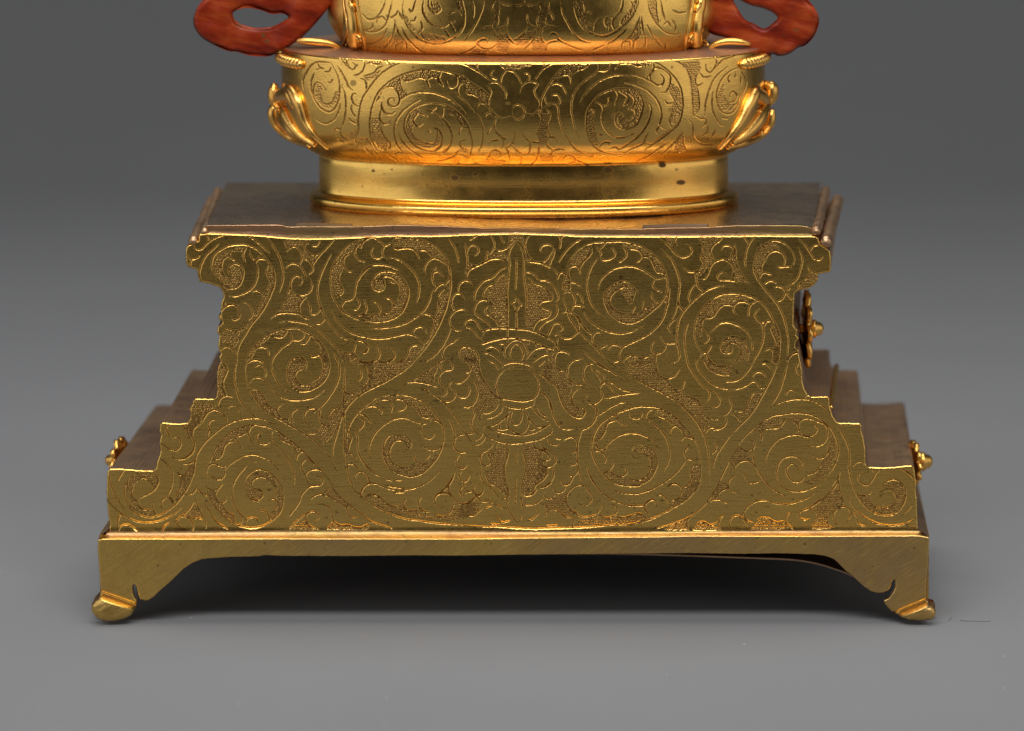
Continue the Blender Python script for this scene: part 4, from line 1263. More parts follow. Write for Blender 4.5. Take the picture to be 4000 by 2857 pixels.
# ---------------------------------------------------------------- materials
def nd(nt, t, **k):
    n = nt.nodes.new(t)
    for a, b in k.items():
        if a == 'inp':
            for i, v in b.items(): n.inputs[i].default_value = v
        else: setattr(n, a, b)
    return n
def metal(name, base, alt, grain=1.0, lump=1.0, rough=(0.26, 0.42), brush=(0, 1.0), bump=1.0, groove=(0.33, 0.13, 0.025), copper=0.0, patchy=0.5):
    m = bpy.data.materials.new(name); m.use_nodes = True; nt = m.node_tree; L = nt.links.new
    bs = nt.nodes['Principled BSDF']; bs.inputs['Metallic'].default_value = 1
    tc = nd(nt, 'ShaderNodeTexCoord')
    at = nd(nt, 'ShaderNodeAttribute', attribute_name='wear_shade'); sp = nd(nt, 'ShaderNodeSeparateColor'); L(at.outputs['Color'], sp.inputs[0])
    def noise(scale, detail=4, rough_=0.55, src=None):
        n = nd(nt, 'ShaderNodeTexNoise', inp={'Scale': scale, 'Detail': detail, 'Roughness': rough_}); L(src or tc.outputs['Object'], n.inputs['Vector']); return n
    def ramp(a, b, src):
        r = nd(nt, 'ShaderNodeMapRange', inp={'From Min': a, 'From Max': b}); L(src, r.inputs['Value']); return r.outputs[0]
    def mix(f, a, b, blend='MIX'):
        x = nd(nt, 'ShaderNodeMix', data_type='RGBA', blend_type=blend)
        if isinstance(f, float): x.inputs[0].default_value = f
        else: L(f, x.inputs[0])
        for k, v in ((6, a), (7, b)):
            if isinstance(v, tuple): x.inputs[k].default_value = v + (1,)
            else: L(v, x.inputs[k])
        return x.outputs[2]
    def mul(a, k):
        x = nd(nt, 'ShaderNodeMath', operation='MULTIPLY'); L(a, x.inputs[0])
        if isinstance(k, float): x.inputs[1].default_value = k
        else: L(k, x.inputs[1])
        return x.outputs[0]
    big = noise(38, 5); mid = noise(260, 6, 0.65); fine = noise(1500, 4, 0.6)
    col = mix(ramp(0.38, 0.66, big.outputs[0]), base, alt)
    if patchy: col = mix(mul(ramp(0.52, 0.72, mid.outputs[0]), patchy), col, tuple(c * k for c, k in zip(base, (0.62, 0.55, 0.5))))
    # brushed scratches
    def strk(ang, sc_):
        a = nd(nt, 'ShaderNodeMapping'); L(tc.outputs['Object'], a.inputs[0]); a.inputs['Rotation'].default_value = (0, ang, 0)
        b = nd(nt, 'ShaderNodeMapping'); L(a.outputs[0], b.inputs[0]); b.inputs['Scale'].default_value = sc_
        return b
    mp = strk(brush[0], (110, 1500, 3600))
    br = noise(1.0, 3, 0.6, mp.outputs[0])
    mp2 = strk(brush[0] - 0.13, (230, 1500, 2600))
    br2 = noise(1.0, 2, 0.5, mp2.outputs[0])
    col = mix(mul(ramp(0.54, 0.70, br2.outputs[0]), 0.28 * brush[1]), col, tuple(min(1, c * 1.25) for c in base))
    col = mix(mul(ramp(0.54, 0.70, br.outputs[0]), 0.35 * brush[1]), col, tuple(c * 0.6 for c in base))
    # metal seen in the struck lines and punched ground, stains, painted slot shade, red paint
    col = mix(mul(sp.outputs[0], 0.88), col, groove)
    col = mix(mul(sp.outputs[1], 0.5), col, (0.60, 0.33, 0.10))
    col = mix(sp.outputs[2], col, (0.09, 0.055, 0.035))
    rd = nd(nt, 'ShaderNodeMath', operation='MULTIPLY'); L(at.outputs['Alpha'], rd.inputs[0]); L(ramp(0.35, 0.6, mid.outputs[0]), rd.inputs[1])
    col = mix(rd.outputs[0], col, (0.30, 0.03, 0.01))
    spots = noise(900, 2, 0.4)
    col = mix(mul(ramp(0.70, 0.76, spots.outputs[0]), 0.6), col, (0.10, 0.07, 0.04))
    L(col, bs.inputs['Base Color'])
    rr = nd(nt, 'ShaderNodeMapRange', inp={'From Min': 0.3, 'From Max': 0.7, 'To Min': rough[0], 'To Max': rough[1]}); L(mid.outputs[0], rr.inputs[0])
    ra = nd(nt, 'ShaderNodeMath', operation='ADD'); L(rr.outputs[0], ra.inputs[0]); L(mul(sp.outputs[2], 0.4), ra.inputs[1])
    L(ra.outputs[0], bs.inputs['Roughness'])
    b1 = nd(nt, 'ShaderNodeBump', inp={'Strength': 0.5 * bump, 'Distance': 0.00005}); L(br.outputs[0], b1.inputs['Height'])
    b2 = nd(nt, 'ShaderNodeBump', inp={'Strength': 0.5 * bump * grain, 'Distance': 0.00010}); L(fine.outputs[0], b2.inputs['Height']); L(b1.outputs[0], b2.inputs['Normal'])
    b3 = nd(nt, 'ShaderNodeBump', inp={'Strength': 0.6 * bump * lump, 'Distance': 0.0006}); L(big.outputs[0], b3.inputs['Height']); L(b2.outputs[0], b3.inputs['Normal'])
    L(b3.outputs[0], bs.inputs['Normal'])
    return m
GOLD = metal('gilt_brass_panel', (0.94, 0.565, 0.135), (0.83, 0.52, 0.14), grain=0.5, lump=0.25, rough=(0.22, 0.31), brush=(R_(2), 1.3), bump=0.8, patchy=0.22, groove=(0.34, 0.11, 0.02))
GOLDA = metal('gilt_brass_apron', (0.78, 0.50, 0.135), (0.58, 0.37, 0.16), lump=0.5, rough=(0.30, 0.42), brush=(R_(38), 1.7), bump=1.5)
BRIGHT = metal('polished_gilding', (0.97, 0.60, 0.15), (0.92, 0.53, 0.13), grain=0.2, lump=0.6, rough=(0.20, 0.30), brush=(0, 0.6), bump=0.6, patchy=0.22, groove=(0.36, 0.12, 0.02))
RICH = metal('warm_gilding', (0.90, 0.53, 0.13), (0.78, 0.41, 0.11), grain=0.5, rough=(0.26, 0.38), brush=(0, 0.3), bump=0.6, patchy=0.5)
COPPER = metal('oxidised_copper', (0.56, 0.35, 0.19), (0.38, 0.245, 0.15), grain=0.5, rough=(0.36, 0.50), brush=(0, 0.6), bump=0.8, patchy=0.4)
PLATE = metal('gilt_top_metal', (0.62, 0.45, 0.27), (0.52, 0.38, 0.26), grain=0.3, lump=0.4, rough=(0.24, 0.32), brush=(0, 0.7), bump=0.4, patchy=0.1)
PINK = metal('worn_pink_copper', (0.54, 0.30, 0.17), (0.50, 0.34, 0.12), rough=(0.34, 0.46), brush=(0, 2.2), bump=1.4, patchy=0.7)
LEDGE = metal('shoulder_copper', (0.52, 0.32, 0.22), (0.50, 0.28, 0.14), rough=(0.40, 0.5), brush=(0, 0.8), bump=1.2, patchy=0.5)
COVE = metal('worn_cove_copper', (0.56, 0.33, 0.15), (0.52, 0.36, 0.12), rough=(0.42, 0.52), brush=(0, 2.0), bump=1.2, patchy=0.6)
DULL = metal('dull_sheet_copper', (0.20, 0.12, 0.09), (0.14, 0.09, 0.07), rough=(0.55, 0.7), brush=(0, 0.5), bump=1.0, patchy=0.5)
def red_paint():
    m = bpy.data.materials.new('red_lacquer'); m.use_nodes = True; nt = m.node_tree; L = nt.links.new
    bs = nt.nodes['Principled BSDF']; tc = nd(nt, 'ShaderNodeTexCoord')
    m1 = nd(nt, 'ShaderNodeMapping'); L(tc.outputs['Object'], m1.inputs[0]); m1.inputs['Rotation'].default_value = (0, R_(-14), 0)
    mp = nd(nt, 'ShaderNodeMapping'); L(m1.outputs[0], mp.inputs[0]); mp.inputs['Scale'].default_value = (90, 200, 320)
    n = nd(nt, 'ShaderNodeTexNoise', inp={'Scale': 1.0, 'Detail': 5, 'Roughness': 0.6}); L(mp.outputs[0], n.inputs['Vector'])
    n2 = nd(nt, 'ShaderNodeTexNoise', inp={'Scale': 150, 'Detail': 4}); L(tc.outputs['Object'], n2.inputs['Vector'])
    r = nd(nt, 'ShaderNodeValToRGB'); L(n.outputs[0], r.inputs[0])
    e = r.color_ramp.elements; e[0].position = 0.3; e[0].color = (0.07, 0.004, 0.002, 1); e[1].position = 0.72; e[1].color = (0.42, 0.075, 0.014, 1)
    x = r.color_ramp.elements.new(0.5); x.color = (0.24, 0.022, 0.005, 1)
    at = nd(nt, 'ShaderNodeAttribute', attribute_name='wear_shade'); sp = nd(nt, 'ShaderNodeSeparateColor'); L(at.outputs['Color'], sp.inputs[0])
    g = nd(nt, 'ShaderNodeMix', data_type='RGBA'); L(sp.outputs[2], g.inputs[0]); L(r.outputs[0], g.inputs[6]); g.inputs[7].default_value = (0.08, 0.07, 0.02, 1)
    L(g.outputs[2], bs.inputs['Base Color'])
    bs.inputs['Roughness'].default_value = 0.36; bs.inputs['Specular IOR Level'].default_value = 0.2
    b = nd(nt, 'ShaderNodeBump', inp={'Strength': 0.7, 'Distance': 0.0005}); L(n.outputs[0], b.inputs['Height'])
    b2 = nd(nt, 'ShaderNodeBump', inp={'Strength': 0.4, 'Distance': 0.0006}); L(n2.outputs[0], b2.inputs['Height']); L(b.outputs[0], b2.inputs['Normal'])
    L(b2.outputs[0], bs.inputs['Normal'])
    return m
RED = red_paint()
def paper():
    m = bpy.data.materials.new('grey_backdrop_paper'); m.use_nodes = True; nt = m.node_tree; L = nt.links.new
    bs = nt.nodes['Principled BSDF']; tc = nd(nt, 'ShaderNodeTexCoord')
    n = nd(nt, 'ShaderNodeTexNoise', inp={'Scale': 16, 'Detail': 5}); L(tc.outputs['Object'], n.inputs['Vector'])
    n3 = nd(nt, 'ShaderNodeTexNoise', inp={'Scale': 5000, 'Detail': 2}); L(tc.outputs['Object'], n3.inputs['Vector'])
    v = nd(nt, 'ShaderNodeTexVoronoi', inp={'Scale': 95, 'Randomness': 1.0}); L(tc.outputs['Object'], v.inputs['Vector'])
    lt = nd(nt, 'ShaderNodeMath', operation='LESS_THAN', inp={1: 0.026}); L(v.outputs['Distance'], lt.inputs[0])
    v2 = nd(nt, 'ShaderNodeTexVoronoi', inp={'Scale': 41, 'Randomness': 1.0}); L(tc.outputs['Object'], v2.inputs['Vector'])
    lt2 = nd(nt, 'ShaderNodeMath', operation='LESS_THAN', inp={1: 0.015}); L(v2.outputs['Distance'], lt2.inputs[0])
    mx = nd(nt, 'ShaderNodeMix', data_type='RGBA'); L(n.outputs[0], mx.inputs[0]); mx.inputs[6].default_value = (0.206, 0.208, 0.213, 1); mx.inputs[7].default_value = (0.235, 0.237, 0.242, 1)
    m0 = nd(nt, 'ShaderNodeMix', data_type='RGBA', blend_type='MULTIPLY'); m0.inputs[0].default_value = 0.5; L(mx.outputs[2], m0.inputs[6]); L(n3.outputs[0], m0.inputs[7])
    m2 = nd(nt, 'ShaderNodeMix', data_type='RGBA'); L(lt.outputs[0], m2.inputs[0]); L(m0.outputs[2], m2.inputs[6]); m2.inputs[7].default_value = (0.42, 0.42, 0.42, 1)
    m3 = nd(nt, 'ShaderNodeMix', data_type='RGBA'); L(lt2.outputs[0], m3.inputs[0]); L(m2.outputs[2], m3.inputs[6]); m3.inputs[7].default_value = (0.05, 0.045, 0.04, 1)
    L(m3.outputs[2], bs.inputs['Base Color']); bs.inputs['Roughness'].default_value = 0.55
    bs.inputs['Specular IOR Level'].default_value = 0.3
    b = nd(nt, 'ShaderNodeBump', inp={'Strength': 0.25, 'Distance': 0.0002}); L(n3.outputs[0], b.inputs['Height']); L(b.outputs[0], bs.inputs['Normal'])
    return m
# ---------------------------------------------------------------- setting: seamless grey sweep
pr = [(-0.30, -0.02), (-0.30, 0.0), (0.56, 0.0)] + [(0.56 + 0.60 * math.sin(t), 0.60 * (1 - math.cos(t))) for t in np.linspace(0, np.pi / 2, 64)[1:]] + [(1.16, 2.2)]
V = np.array([[x, y, z] for (y, z) in pr for x in np.linspace(-1.1, 1.1, 5)])
fl = mk('backdrop', V, grid_quads(len(pr), 5), paper()); fl['kind'] = 'structure'
# ---------------------------------------------------------------- the pedestal
TOPE = [(807,913),(880,915),(1000,920),(1117,930),(1200,934),(1300,932),(1457,925),(1550,922),(1700,923),(1833,917),(2033,913),(2157,917),(2267,923),(2500,925),(2730,925),(2950,922),(3183,923)]
RIGHT = [(3196,930),(3200,943),(3207,958),(3230,972),(3242,982),(3246,1010),(3245,1040),(3243,1062),(3220,1067),(3196,1070),(3195,1093),(3183,1113),(3157,1127),(3120,1135),(3104,1147),(3101,1180),(3100,1230),(3100,1273),(3115,1290),(3111,1310),(3120,1323),(3107,1340),(3107,1357),(3120,1365),(3121,1385),(3126,1413),(3133,1447),(3135,1493),(3143,1523),(3155,1543),(3170,1551),(3233,1549),(3240,1560),(3241,1587),(3253,1627),(3268,1649),(3280,1653),(3358,1655),(3366,1664),(3365,1687),(3373,1710),(3380,1760),(3380,1806),(3384,1817),(3396,1826),(3450,1828),(3520,1823),(3560,1820),(3571,1827),(3575,1860),(3580,1893),(3576,1910),(3581,1950),(3583,2017),(3586,2083)]
LEFT = [(423,2083),(430,2053),(422,2003),(417,1947),(417,1903),(418,1860),(420,1842),(430,1833),(487,1833),(560,1840),(597,1840),(609,1831),(613,1807),(623,1780),(627,1763),(623,1730),(630,1700),(623,1687),(626,1657),(633,1652),(700,1657),(733,1653),(742,1640),(745,1610),(747,1593),(756,1566),(763,1558),(833,1559),(846,1552),(848,1527),(847,1460),(855,1427),(863,1413),(856,1397),(864,1383),(855,1370),(852,1350),(858,1312),(848,1300),(851,1278),(870,1263),(863,1247),(864,1185),(873,1163),(870,1140),(857,1123),(817,1108),(778,1100),(772,1070),(767,1052),(733,1043),(727,1023),(725,980),(730,962),(753,953),(775,942),(778,916)]
face_out = np.array(TOPE + RIGHT + LEFT, float)
outl = densify(face_out, 7.0, 0.45)
ztop = P0(2000, 884, 0.0006)[2]
def lev(pyf): return P0(2000, pyf, 0.0)[2]
def lvl(pyf, xl, xr, pyb, bl, br, yf=0.0):
    z = P0(2000, pyf, yf)[2]; a = PZ(bl, pyb, z); b = PZ(br, pyb, z)
    return z, (a[1] + b[1]) / 2, a[0] - P0(xl, pyf, yf)[0], b[0] - P0(xr, pyf, yf)[0]
TB = np.array(sorted([lvl(884, 808, 3172, 712, 883, 3206), lvl(1050, 735, 3245, 872, 820, 3275), lvl(1180, 865, 3101, 1000, 940, 3120),
      lvl(1549, 763, 3236, 1364, 850, 3238), lvl(1655, 630, 3364, 1447, 752, 3348), lvl(1827, 424, 3572, 1577, 608, 3534), lvl(2095, 400, 3615, 1835, 575, 3560)]))
def back_of(p):
    z = p[..., 2]; D = np.interp(z, TB[:, 0], TB[:, 1]); l = np.interp(z, TB[:, 0], TB[:, 2]); r = np.interp(z, TB[:, 0], TB[:, 3])
    t = np.clip((p[..., 0] + 0.0775) / 0.155, 0, 1)
    return np.stack([p[..., 0] + l * (1 - t) + r * t, D, z], -1)
DTOP = TB[-1, 1]; DB = TB[0, 1]
ped = empty('stepped_pedestal', (0, DB / 2, 0), 'gilt brass stepped pedestal with engraved scrolling panel and curled bracket feet on grey paper', 'pedestal')
S, P = parse(FACE)
red = [(2030 - 1322, 2070, 22, 7, 3, 1.0), (690, 2066, 10, 5, 3, .9), (735, 2080, 20, 6, 3, 1.0), (637, 2070, 7, 14, 3, 0.5)]
dark = [(955, 1215, 24, 34, 2, 0.45), (1035, 1295, 34, 12, 2, 0.35), (1067, 1366, 5, 3, 2, 0.8), (3090, 1072, 8, 4, 2, 0.3), (1380, 1972, 18, 6, 2, 0.3), (1595, 1963, 20, 5, 2, 0.25)]
def face_h(X, Y):
    # soft hammered waviness and the cove that runs into the base
    h = 1.3 * np.sin(X / 170 + 0.8 * np.sin(Y / 130)) * np.sin(Y / 150 + 1) + 0.5 * np.sin(X / 47 + Y / 61)
    return h + 6 * np.clip((Y - 2056) / 28, 0, 1) ** 2.0
V, Q, W, X, Y = relief(outl, 2.0, 0.0, 5.0, face_h, engr=(S, P, 3.9, 2.15), stains=red + dark)
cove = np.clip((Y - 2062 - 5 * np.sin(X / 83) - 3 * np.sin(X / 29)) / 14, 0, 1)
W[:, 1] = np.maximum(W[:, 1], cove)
V, Q, W = compact(V, Q, W)
mk('front_panel', V, Q, GOLD, ped, True, W, ped)
# worn cove between panel and base lip, and the ledge on top of the base
n = 400
xs = np.linspace(415, 3600, n); yt = 2068 + 3 * np.sin(xs / 300) + rng.normal(0, .5, n)
rows = []
YB = -0.0032
lipy = np.interp(xs, [415, 1097, 2133, 2557, 2700, 3207, 3600], [2105, 2104, 2100, 2097, 2093.5, 2095, 2093]) + rng.normal(0, .25, n)
for t in np.linspace(0, 1, 14):
    a = t * np.pi / 2
    yy = -0.0003 + (YB + 0.0003 + 0.0003) * (1 - math.cos(a))
    py = yt + 6 + (lipy + 1.5 - yt - 6) * math.sin(a)
    rows.append(P0(xs, py, yy))
Vc = np.array(rows); Vc[:, :, 2] = np.minimum.accumulate(Vc[:, :, 2], 0)
mk('base_cove', Vc.reshape(-1, 3), grid_quads(14, n)[:, ::-1], COVE, ped, True, None, ped)
# stepped body lofted behind the panel
fp = P0(outl[:, 0], outl[:, 1], 0.00025)
m = 24
bp = back_of(fp); loft = np.array([fp * (1 - t) + bp * t for t in np.linspace(0, 1, m)])
jt = 0.00012
loft[1:-1] += rng.normal(0, jt * 0.1, loft[1:-1].shape)
Qb = grid_quads(m, len(outl), True)
body = mk('stepped_body', loft.reshape(-1, 3), Qb, COPPER, ped, False, None, ped)
mk('back_panel', bp - np.array([0, 0.00002, 0]), [list(range(len(bp)))], COPPER, ped, False, None, ped)
# top plate: front band (concave) + surface with two tab slots
lip = np.array([(807,884),(950,883),(1080,881),(1105,884),(1117,889),(1250,888),(1400,889),(1550,883),(1700,886),(1850,892),(1900,895),(2000,893),(2157,897),(2300,898),(2500,898),(2640,893),(2767,892),(2883,884),(3000,884),(3116,884),(3155,889),(3172,895)], float)
nx = 700
xs = np.linspace(807, 3178, nx); ly = np.interp(xs, lip[:, 0], lip[:, 1]) + np.convolve(rng.normal(0, 1.2, nx + 8), np.ones(9) / 9, 'valid') - 2
fy = np.interp(xs, [q[0] for q in TOPE], [q[1] for q in TOPE]) + 3
YT = 0.0007
rows = []
for t in np.linspace(0, 1, 12):
    yy = YT + 0.00022 * math.sin(t * np.pi)
    rows.append(P0(xs, fy + (ly - fy) * t, yy) )
for k in range(1, 4): rows.append(P0(xs, ly - 0.6 * k, YT + 0.00008 * k * k))
mk('top_band', np.array(rows).reshape(-1, 3), grid_quads(15, nx)[:, ::-1], PINK, ped, True, None, ped)
e0 = np.array(rows[-1]); nyy = 130
eb = back_of(e0); eb[:, 2] = ztop
tt = (np.linspace(0, 1, nyy) ** 1.5)[:, None, None]
G3 = e0[None] * (1 - tt) + eb[None] * tt
G3[..., 2] += 0.00006 * np.sin(G3[..., 0] * 260) * np.sin(G3[..., 1] * 300 + 1)
pxx, pyy = proj(G3)
yrel = G3[..., 1] - YT
for a, b, d0, d1 in ((1160, 1375, 0.0009, 0.0042), (2512, 2765, 0.0007, 0.0046), (1010, 1012, 0, 0)):
    ms = (pxx > a) & (pxx < b) & (yrel > d0) & (yrel < d1)
    G3[..., 2] -= np.where(ms, 0.0005 if a > 2000 else 0.00012, 0)
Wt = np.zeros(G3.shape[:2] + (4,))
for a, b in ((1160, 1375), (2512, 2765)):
    Wt[..., 2] = np.maximum(Wt[..., 2], ((pxx > a - 2) & (pxx < b + 2) & (yrel > 0.0008) & (yrel < (0.0047 if a > 2000 else 0.0043))) * (0.85 if a > 2000 else 0.5))  # slot shade painted into the colour; the recess itself is shallow
mk('top_plate', G3.reshape(-1, 3), grid_quads(nyy, nx)[:, ::-1], PLATE, ped, True, Wt.reshape(-1, 4), ped)
# rounded side mouldings of the cornice
def rod(a, b, r, z_front_y=0.0006, wob=0.00015):
    p = P0(*a, z_front_y); q = PZ(b[0], b[1], p[2])
    q[1] = min(q[1], DTOP - 0.001)
    t = np.linspace(0, 1, 26)[:, None]; pt = p * (1 - t) + q * t
    pt += rng.normal(0, wob, pt.shape) * [1, 0, 1] * 0.5
    return tube(pt, r * U * (1 + 0.06 * rng.normal(size=26)), 14)
for a, b, r in (((3188, 905), (3226, 745), 19), ((3227, 944), (3272, 785), 25), ((798, 906), (852, 745), 16), ((757, 944), (828, 785), 22)):
    v, q = rod(a, b, r); mk('side_moulding', v, q, COPPER, ped, True, None, ped)
# rope trim on the right-hand and left-hand step
for (a, b) in (((3247, 1592), (3268, 1430)), ((748, 1600), (845, 1440))):
    p = P0(*a, 0.0012); q = PZ(b[0], b[1], p[2]); nb = 150
    t = np.linspace(0, 1, nb)[:, None]; pt = p * (1 - t) + q * t
    v, q_ = tube(pt, U * (8 + 2.6 * np.abs(np.sin(np.arange(nb) * np.pi / 5))), 12)
    mk('rope_trim', v, q_, RICH, ped, True, None, ped)
# apron with bracket feet
AP = [(383,2110),(400,2106),(420,2105),(760,2105),(1097,2104),(1800,2105),(2133,2100),(2557,2097),(2700,2093),(3207,2095),(3580,2092),(3610,2096),(3630,2101),
 (3628,2150),(3625,2200),(3618,2283),(3617,2325),(3620,2345),(3630,2359),(3647,2363),(3655,2383),(3653,2405),(3640,2417),(3600,2421),(3550,2418),(3517,2407),(3480,2387),(3458,2362),(3452,2347),(3473,2337),(3487,2320),(3497,2295),(3498,2270),(3492,2266),(3485,2271),(3481,2291),(3470,2308),(3450,2317),(3427,2318),(3400,2310),(3367,2287),(3333,2253),(3303,2230),(3277,2203),(3257,2185),(3223,2173),(3183,2167),(3050,2163),(2883,2165),(2683,2162),(2450,2165),(2300,2167),(2033,2168),(1800,2172),(1600,2171),(1350,2174),(1097,2173),(1033,2170),(1010,2175),(907,2177),(790,2185),(753,2200),(717,2223),(693,2247),(673,2267),(627,2307),(600,2333),(583,2345),(567,2348),(547,2342),(538,2317),(532,2290),(527,2284),(521,2284),(517,2293),(518,2317),(525,2337),(533,2347),(532,2367),(523,2387),(513,2403),(490,2414),(450,2425),(400,2425),(373,2407),(358,2380),(360,2357),(377,2337),(391,2326),(393,2307),(390,2250),(382,2150)]
apo = densify(AP, 6.0, 0.35)
def sd(X, Y, a, b):   # signed distance below the line a->b (px)
    dx, dy = b[0] - a[0], b[1] - a[1]; L = math.hypot(dx, dy)
    return ((Y - a[1]) * dx - (X - a[0]) * dy) / L
LA, LBp = (393, 2316), (527, 2362)
RA, RBp = (3508, 2392), (3620, 2345)
def footmask(X, Y):
    l = np.where(X < 1000, sd(X, Y, LA, LBp), -99); r = np.where(X > 3000, sd(X, Y, RA, RBp), -99)
    return np.maximum(l, r)
def ap_h(X, Y):
    s = footmask(X, Y)
    q = np.where(X < 2000, ((X - 436) / 92) ** 2 + ((Y - 2366) / 64) ** 2, ((X - 3588) / 88) ** 2 + ((Y - 2384) / 46) ** 2)
    h = (8 + 44 * np.sqrt(np.clip(1 - q, 0, 1) + 0.02)) * (1 - np.cos(np.clip(s / 16, 0, 1) * np.pi)) / 2 - 9 * np.exp(-((s - 0) / 6) ** 2)
    h += np.where(s > 18, 0.9 * np.sin(X / 9 + Y / 7) * np.sin(Y / 11), 0)
    return h + 0.8 * np.sin(X / 120) * np.sin(Y / 70)
def ap_r(X, Y): return np.where(footmask(X, Y) > 6, 15.0, 4.5)
V, Q, W, X, Y = relief(apo, 2.0, YB, ap_r, ap_h, stains=[(538, 2100, 3, 26, 2, .3), (1700, 2185, 3, 2, 2, .8), (2665, 2143, 8, 3, 2, .6), (3408, 2213, 4, 3, 2, .7), (430, 2375, 26, 16, 2, .35)])
fm = footmask(X, Y) > 4
qf = fm[Q].all(1)
THK = 0.0026
fpa = P0(apo[:, 0], apo[:, 1], YB + 0.0002)
wf = footmask(apo[:, 0], apo[:, 1]) > 4
nA = len(apo); lo = np.array([fpa + [0, 0.00012 * 0, 0], fpa + [0, THK, 0]])
Qw = grid_quads(2, nA, True)
nv = len(V)
Va = np.concatenate([V, lo.reshape(-1, 3)]); Wa = np.concatenate([W, np.zeros((2 * nA, 4))])
sel = ~(wf[Qw[:, 0] % nA])
def back_face(poly_idx): return None
v, q, w = compact(Va, np.concatenate([Q[~qf], (Qw[sel] + nv)]), Wa)
mk('apron', v, q, GOLDA, ped, True, w, ped)
bz = fpa + [0, THK, 0]
mk('apron_lining', bz, [list(range(nA))], COPPER, ped, False, None, ped)
for side in (0, 1):
    selx = (X[Q[:, 0]] < 1500) if side == 0 else (X[Q[:, 0]] > 1500)
    Qs = Q[qf & selx]
    v, q, w = compact(V, Qs, W)
    # rounded back of the foot: mirror of its front
    v2 = v.copy(); v2[:, 1] = 2 * (YB + 0.0018) - v2[:, 1]
    q2 = q[:, ::-1] + len(v)
    mk('foot', np.concatenate([v, v2]), np.concatenate([q, q2]), GOLDA, ped, True, np.concatenate([w, w]), ped)
# side and rear aprons, rear feet
zA = P0(2000, 2100, YB)[2]
FLc = P0(383, 2110, YB); FRc = P0(3630, 2101, YB); z0 = 0.0002
BL = np.array([PZ(560, 1835, zA)[0], DB + 0.0028, zA]); BR = np.array([PZ(3572, 1835, zA)[0], DB + 0.0028, zA])
def apron_side(a, b, th):
    a = np.array([a[0], a[1], 0]); b = np.array([b[0], b[1], 0]); d = b - a; L = np.linalg.norm(d); d /= L; nrm = np.array([d[1], -d[0], 0])
    ap = [(0, zA), (L, zA), (L, .0045), (L - .0015, .0012), (L - .004, .0008), (L - .0075, .005), (L - .0105, .0045), (L - .0165, .0105), (L - .021, zA - .0035), (.021, zA - .0035), (.0165, .0105), (.0105, .0045), (.0075, .005), (.004, .0008), (.0015, .0012), (0, .0045)]
    f = np.array([a + d * s + [0, 0, z] for s, z in ap]); k = len(f)
    V = np.concatenate([f, f + nrm * th])
    return V, [list(range(k))[::-1], list(range(k, 2 * k))] + [[i, (i + 1) % k, k + (i + 1) % k, k + i] for i in range(k)]
for nm, a, b, th in (('side_apron', FRc + [0, 0.0027, 0], BR, -0.0018), ('side_apron', BL, FLc + [0, 0.0027, 0], -0.0018), ('rear_apron', BR, BL, -0.0018)):
    V, Q = apron_side(a, b, th); mk(nm, V, Q, GOLDA, ped, False, None, ped)
def ellipsoid(c, r, n=20, mrows=12):
    th = np.linspace(0, 2 * np.pi, n, endpoint=False); ph = np.linspace(0.02, np.pi - 0.02, mrows)
    V = np.array([[c[0] + r[0] * math.sin(p) * math.cos(t), c[1] + r[1] * math.sin(p) * math.sin(t), c[2] + r[2] * math.cos(p)] for p in ph for t in th])
    return V, grid_quads(mrows, n, True)
for c in (BL, BR):
    V, Q = ellipsoid((c[0] + (0.002 if c is BL else -0.002), c[1] - 0.002, 0.0026), (0.0038, 0.003, 0.0026)); mk('foot', V, Q, GOLDA, ped, True, None, ped)
# ledge of the base around the stepped body
lf = P0(np.array([384, 3629.]), np.array([2109, 2101.]), YB + 0.0003)
in_l = P0(430, 2080, 0); in_r = P0(3583, 2080, 0)
zl = zA
Vl = np.array([[lf[0, 0], lf[0, 1], zl - .0001], [in_l[0], -0.0002, zl + 0.0012], [BL[0], BL[1], zl - .0001], [BL[0] + .0025, BL[1] - .002, zl + 0.0012],
               [lf[1, 0], lf[1, 1], zl - .0001], [in_r[0], -0.0002, zl + 0.0012], [BR[0], BR[1], zl - .0001], [BR[0] - .0025, BR[1] - .002, zl + 0.0012]])
mk('base_ledge', Vl, [[0, 1, 3, 2], [4, 6, 7, 5], [2, 3, 7, 6]], COPPER, ped, False, None, ped)
# loose copper sheet closing the underside: its edge sags into view on the right
sx = np.array([450, 1500, 2450, 2700, 2950, 3117, 3200, 3303, 3360], float); sy = np.array([2150, 2155, 2161, 2169, 2178, 2184, 2198, 2235, 2262], float)
xx = np.linspace(450, 3360, 120); yy = np.interp(xx, sx, sy); k9 = np.ones(7) / 7; yy[4:-4] = np.convolve(yy, k9, 'same')[4:-4]
YS = YB + THK + 0.0004
e = P0(xx, yy, YS); e2 = e.copy(); e2[:, 1] = DB - 0.002; e2[:, 0] *= 0.93
th_ = np.array([0, 0, -6.5 * U])
V = np.concatenate([e, e + th_, e2, e2 + th_]); k = len(e)
Q = np.concatenate([grid_quads(2, k), grid_quads(2, k)[:, ::-1] * 1])
Qq = []
for i in range(k - 1):
    Qq += [[i, i + 1, k + i + 1, k + i], [2 * k + i, 2 * k + i + 1, i + 1, i], [k + i, k + i + 1, 3 * k + i + 1, 3 * k + i], [3 * k + i, 3 * k + i + 1, 2 * k + i + 1, 2 * k + i]]
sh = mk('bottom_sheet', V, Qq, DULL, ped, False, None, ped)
mk('sheet_edge', np.concatenate([e + [0, -.00003, 0], e + th_ + [0, -.00003, 0]]), grid_quads(2, k), COPPER, sh, False, None, ped)
